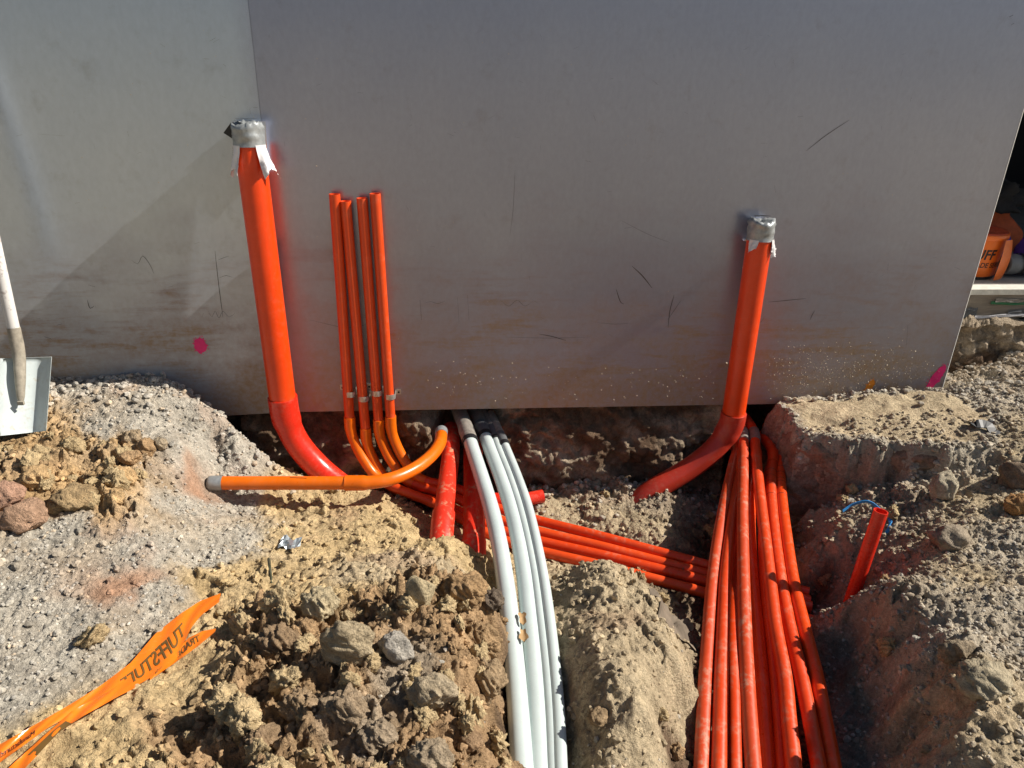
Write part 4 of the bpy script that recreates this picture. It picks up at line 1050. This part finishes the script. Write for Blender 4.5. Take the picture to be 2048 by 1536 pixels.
# open stub at the right
TOPP = az(1762, 1022, .055); BOT = az(1694, 1225, -.33)
root = thing('stub_pipe', BOT, 'open-ended orange-red pipe stub leaning out of the earth at the right', 'pipe')
part('pipe', tube(spline([BOT-(TOPP-BOT)*.15, TOPP], .03), .0222, 28, .0032, False, True, .12), M['redwet'], root, True)
S2 = spline([BOT, TOPP], .01); T2, U2, W2 = frames(S2)
V, F = text_mesh('80 PVC', .004)
V[:, 0] -= V[:, 0].max(); O = []
axd = (TOPP-BOT)/np.linalg.norm(TOPP-BOT); vw = CP-TOPP; vw -= axd*(vw @ axd); vw /= np.linalg.norm(vw); sd_ = np.cross(axd, vw)
rr = np.random.default_rng(3); pv, pf = [], []
for k in range(7):                                # worn print: only dashes are left of it
    q0 = .05+.010*k
    for j in range(2):
        a_ = .05+.14*j+.05*rr.random(); L = .002+.003*rr.random(); w_ = .04
        b0 = len(pv)
        for (dq, da) in ((0, 0), (L, 0), (L, w_), (0, w_)):
            al = a_+da; pv.append(TOPP-axd*(q0+dq)+.0226*(math.cos(al)*vw-math.sin(al)*sd_))
        pf.append((b0, b0+1, b0+2, b0+3))
part('worn_print', (pv, pf), M['inkblack'], root)

# ------------------------------------------------------------------ shovel
SHP = hit(42, 866); yb = SHP[1]-.075
sroot = thing('shovel', SHP, 'square-mouth steel shovel with pale handle standing against the wall', 'shovel')
def sp(px, py, dy=0.0):                            # the shovel leans back to the wall as it rises
    k = (872-py)/160.0; return ay(px, py, yb+.15*min(k, 1)+.018*max(k-1, 0)+dy)
nu, nv = 21, 18; V = []; F = []
for j in range(nv):
    v = j/(nv-1)
    for i in range(nu):
        u = i/(nu-1); xl = -22+(-14+22)*v; xr = 92+(103-92)*v
        px = xl+(xr-xl)*u; py = (874-(874-862)*u)*(1-v)+v*(718-4*u+ (0 if .2 < u < .8 else 0))
        curl = -.040*max(0, abs(2*u-1)-.55)**1.4/.45**1.4*1.0
        dip = .012*(1-abs(2*u-1)**2)
        V.append(sp(px, py, curl+dip+.10*(u-.45)))
for j in range(nv-1):
    for i in range(nu-1): b0 = j*nu+i; F.append((b0, b0+1, b0+nu+1, b0+nu))
Vb = [v+np.array([0, .003, 0]) for v in V]; n = len(V)
F2 = [tuple(reversed([q+n for q in f])) for f in F]
rim = list(range(nu))+[j*nu+nu-1 for j in range(1, nv)]+[(nv-1)*nu+i for i in range(nu-2, -1, -1)]+[j*nu for j in range(nv-2, 0, -1)]
F3 = [(rim[k], rim[(k+1) % len(rim)]+0, rim[(k+1) % len(rim)]+n, rim[k]+n) for k in range(len(rim))]
part('blade', (V+Vb, F+F2+F3), M['blade'], sroot, True)
S = spline([sp(42, 806, .0), sp(41, 780, -.006), sp(40, 745, -.012), sp(38, 712, -.010), sp(27, 655, 0)], .01)
part('socket', tube(S, np.interp(arclen(S), [0, .02, .08, .2, .3], [.006, .012, .0165, .021, .0195]), 20, .002, False, False), M['bladedirt'], sroot, True)
S = spline([sp(29, 665, 0), sp(-30, 400, .02), sp(-110, 60, .05)], .03)
part('handle', tube(S, .0185, 20, .003, False, True), plastic('worn_white_handle', (.72, .70, .66), .5, .9, (.16, .10, .07), 6), sroot, True)
V, F = box(-.012, .012, -.006, .006, -.008, .008); q = sp(42, 806, -.006)
part('rivet', (np.array(V)*.8+q, F), M['bladedirt'], sroot)

# ------------------------------------------------------------------ orange warning film with mirrored print
tr = thing('warning_tape', hit(240, 1390), 'orange plastic warning film half buried in the sand at the lower left, print showing reversed', 'tape')
def on_ground(px, py, off):
    p = hit(px, py); w = ray(px, py); w = w/np.linalg.norm(w); return p-w*off/abs(w[2])
def strip(up, lo, name, off, seed, n=60, m_=9, amp=.004):
    def res(P, n):
        P = np.array(P, float); s = arclen(P); q = np.linspace(0, s[-1], n); return np.stack([np.interp(q, s, P[:, 0]), np.interp(q, s, P[:, 1])], 1)
    U = res(up, n); L = res(lo, n); V = []; F = []
    zz_ = np.zeros((n, m_)); Ps = np.zeros((n, m_, 3))
    for i in range(n):
        for j in range(m_):
            v = j/(m_-1); q = L[i]+(U[i]-L[i])*v; Ps[i, j] = hit(q[0], q[1])
    # the film is stiff: it spans the hollows between the higher lumps
    Z = Ps[:, :, 2].copy(); Z0 = Z.copy()
    for it in range(60):
        Zp = np.pad(Z, 2, mode='edge'); Z = sum(Zp[a:a+n, b:b+m_] for a in range(5) for b in range(5))/25
        if it < 45: Z = np.maximum(Z, Z0-.004)
    Z = np.maximum(Z, Z0-off+.004)
    for i in range(n):
        for j in range(m_):
            v = j/(m_-1); q = L[i]+(U[i]-L[i])*v
            z = Z[i, j]+off+amp*math.sin(i*.35+seed+v*2)*math.sin(v*3.1)+.5*amp*math.sin(v*7+i*.6+seed)
            V.append(az(q[0], q[1], z))
    for i in range(n-1):
        for j in range(m_-1): b0 = i*m_+j; F.append((b0, b0+m_, b0+m_+1, b0+1))
    part(name, (V, F), M['tape'], tr, True)
    return np.array(V).reshape(n, m_, 3)
G1 = strip([(442, 1186), (400, 1202), (360, 1228), (310, 1268), (262, 1325), (200, 1372), (130, 1415), (60, 1455), (-10, 1494)],
           [(438, 1204), (402, 1231), (382, 1256), (372, 1278), (350, 1320), (300, 1356), (240, 1390), (165, 1418), (95, 1456), (-10, 1532)], 'film', .014, 1, 70, 13, amp=.003)
G2 = strip([(432, 1257), (405, 1262), (376, 1276), (352, 1306), (300, 1346)], [(430, 1264), (395, 1293), (374, 1308), (352, 1324), (300, 1360)], 'film', .018, 2, 40, 7, amp=.002)
G3 = strip([(262, 1352), (215, 1384), (150, 1418), (95, 1465), (10, 1542)], [(270, 1376), (240, 1391), (170, 1430), (120, 1462), (45, 1542)], 'film', .019, 4, 40, 7, amp=.003)
def print_on(G, s, u0, u1, v0, v1, bold, mat=M['print'], off=.0022):
    V, F = text_mesh(s, bold); V[:, 0] = (V[:, 0]-V[:, 0].min())/(V[:, 0].max()-V[:, 0].min()); V[:, 1] = (V[:, 1]-V[:, 1].min())/(V[:, 1].max()-V[:, 1].min()+1e-9)
    n, m_, _ = G.shape; O = []
    for x, y, _ in V:
        u = (u0+(u1-u0)*x)*(n-1); v = (v0+(v1-v0)*y)*(m_-1); i = int(np.clip(u, 0, n-2)); j = int(np.clip(v, 0, m_-2)); a_, b_ = u-i, v-j
        p = G[i, j]*(1-a_)*(1-b_)+G[i+1, j]*a_*(1-b_)+G[i, j+1]*(1-a_)*b_+G[i+1, j+1]*a_*b_
        w = CP-p; w /= np.linalg.norm(w); O.append(p+w*off)
    part('print', (O, F), mat, tr)
print_on(G1, 'TUFFSTUFF', .17, .475, .20, .66, .02)
print_on(G2, 'TRADE SERIES', .22, .92, .30, .85, .012)
print_on(G1, 'Manufactured', .83, .975, .22, .58, .0, M['inkblack'])
i0, i1 = 20, 34; GG = G3
pv = [GG[i, j]+(CP-GG[i, j])/np.linalg.norm(CP-GG[i, j])*.002 for i in range(i0, i1) for j in (0, 4)]
part('print', (pv, [(2*k, 2*k+2, 2*k+3, 2*k+1) for k in range(i1-i0-1)]), M['print'], tr)

# ------------------------------------------------------------------ small scraps
def ribbon(P, w, side=(0, 0, 1), thick=.0012):
    S = spline(P, .008); T = np.gradient(S, axis=0); V = []; F = []
    for i, p in enumerate(S):
        t_ = T[i]/np.linalg.norm(T[i]); s = np.cross(t_, np.asarray(side, float)); s = s/np.linalg.norm(s); nn = np.cross(s, t_)
        for a_, b_ in ((1, 1), (-1, 1), (-1, -1), (1, -1)): V.append(p+s*w*.5*a_+nn*thick*b_)
    for i in range(len(S)-1):
        for k in range(4): k2 = (k+1) % 4; F.append((4*i+k, 4*i+k2, 4*i+4+k2, 4*i+4+k))
    F += [(3, 2, 1, 0), tuple(4*(len(S)-1)+k for k in range(4))]
    return V, F
def G(px, py, up): p = hit(px, py); return p+np.array([0, 0, up])
V, F = ribbon([G(1682, 1036, .03), G(1700, 1030, .045), G(1730, 1026, .05), G(1758, 1034, .03), G(1776, 1045, .02), G(1778, 1058, .012), G(1772, 1068, .004)], .012, (.3, .9, .3))
tag(mesh('plastic_strap', V, F, M['bluestrap'], False), 'curled blue plastic strap behind the open stub pipe', 'strap')
V, F = ribbon([G(1940, 850, .004), G(1950, 857, .02), G(1962, 858, .022), G(1975, 862, .022), G(1984, 870, .012), G(1998, 872, .004)], .034, (.0, -.6, .8), .003)
tag(mesh('rubber_strip', V, F, M['black'], False), 'twisted black rubber strip lying on the sandy ledge', 'strip')
V, F = ribbon([G(540, 1134, .03), G(541, 1150, .02), G(542, 1168, .002)], .008, (0, 1, 0), .003)
tag(mesh('plastic_stick', V, F, plain('dark_green_plastic', (.05, .055, .03), .5)), 'short dark stick poking out of the yellow sand', 'stick')
p = G(581, 1092, .012); V = []; F = []; rr = np.random.default_rng(2)
for j in range(7):
    for i in range(9): V.append(p+np.array([(i-4)*.0085, (j-3)*.009+.010*math.sin(i*.9), .004*rr.normal()*.6+.003*math.sin(i*1.3+j)]))
for j in range(6):
    for i in range(8): F.append((j*9+i, j*9+i+1, j*9+i+10, j*9+i+9))
tag(mesh('foil_scrap', V, F, M['foil']), 'crumpled scrap of silver foil on the yellow sand', 'scrap')
for k, (px, py, lab) in enumerate([(1045, 1238, 'upper dry brown leaf scrap resting on the white conduits'), (1047, 1273, 'lower dry brown leaf scrap resting on the white conduits')]):
    p = zline(px, py, lambda y: WZ(y)+.026); V = []; F = []
    for j in range(7):
        v = j/6; wv = (.012+.004*math.sin(v*9+k*2))*math.sin(.5+v*2.3)
        for i in range(5): u = i/4-.5; V.append(p+np.array([u*2*wv, (.5-v)*.046, .006*abs(u)*2+.003*math.sin(v*5+k)]))
    for j in range(6):
        for i in range(4): F.append((j*5+i, j*5+i+1, j*5+i+6, j*5+i+5))
    tag(mesh('dry_leaf', V, F, M['leaf'], True), lab, 'leaf')
# torn muddy cloth on the sandy hump
p = hit(1345, 1250); V = []; F = []; nn = 22
for j in range(nn):
    for i in range(nn):
        u, v = i/(nn-1)-.5, j/(nn-1)-.5; e = 1+.25*math.sin(5*math.atan2(v, u))
        x, y = u*.13*e, v*.16*e; q = p+np.array([x+.02*v, y, 0]); z = gh(np.array([q[0]]), np.array([q[1]]))[0]
        V.append((q[0], q[1], max(z, p[2]-.05)+.008+.018*abs(math.sin(u*7+v*3))*(1-2*abs(v))+.012*math.sin(v*11+u*5)*.5))
for j in range(nn-1):
    for i in range(nn-1): b0 = j*nn+i; F.append((b0, b0+1, b0+nn+1, b0+nn))
tag(mesh('muddy_rag', V, F, M['rag'], True), 'crumpled muddy cloth on the hump beside the red bundle', 'rag')
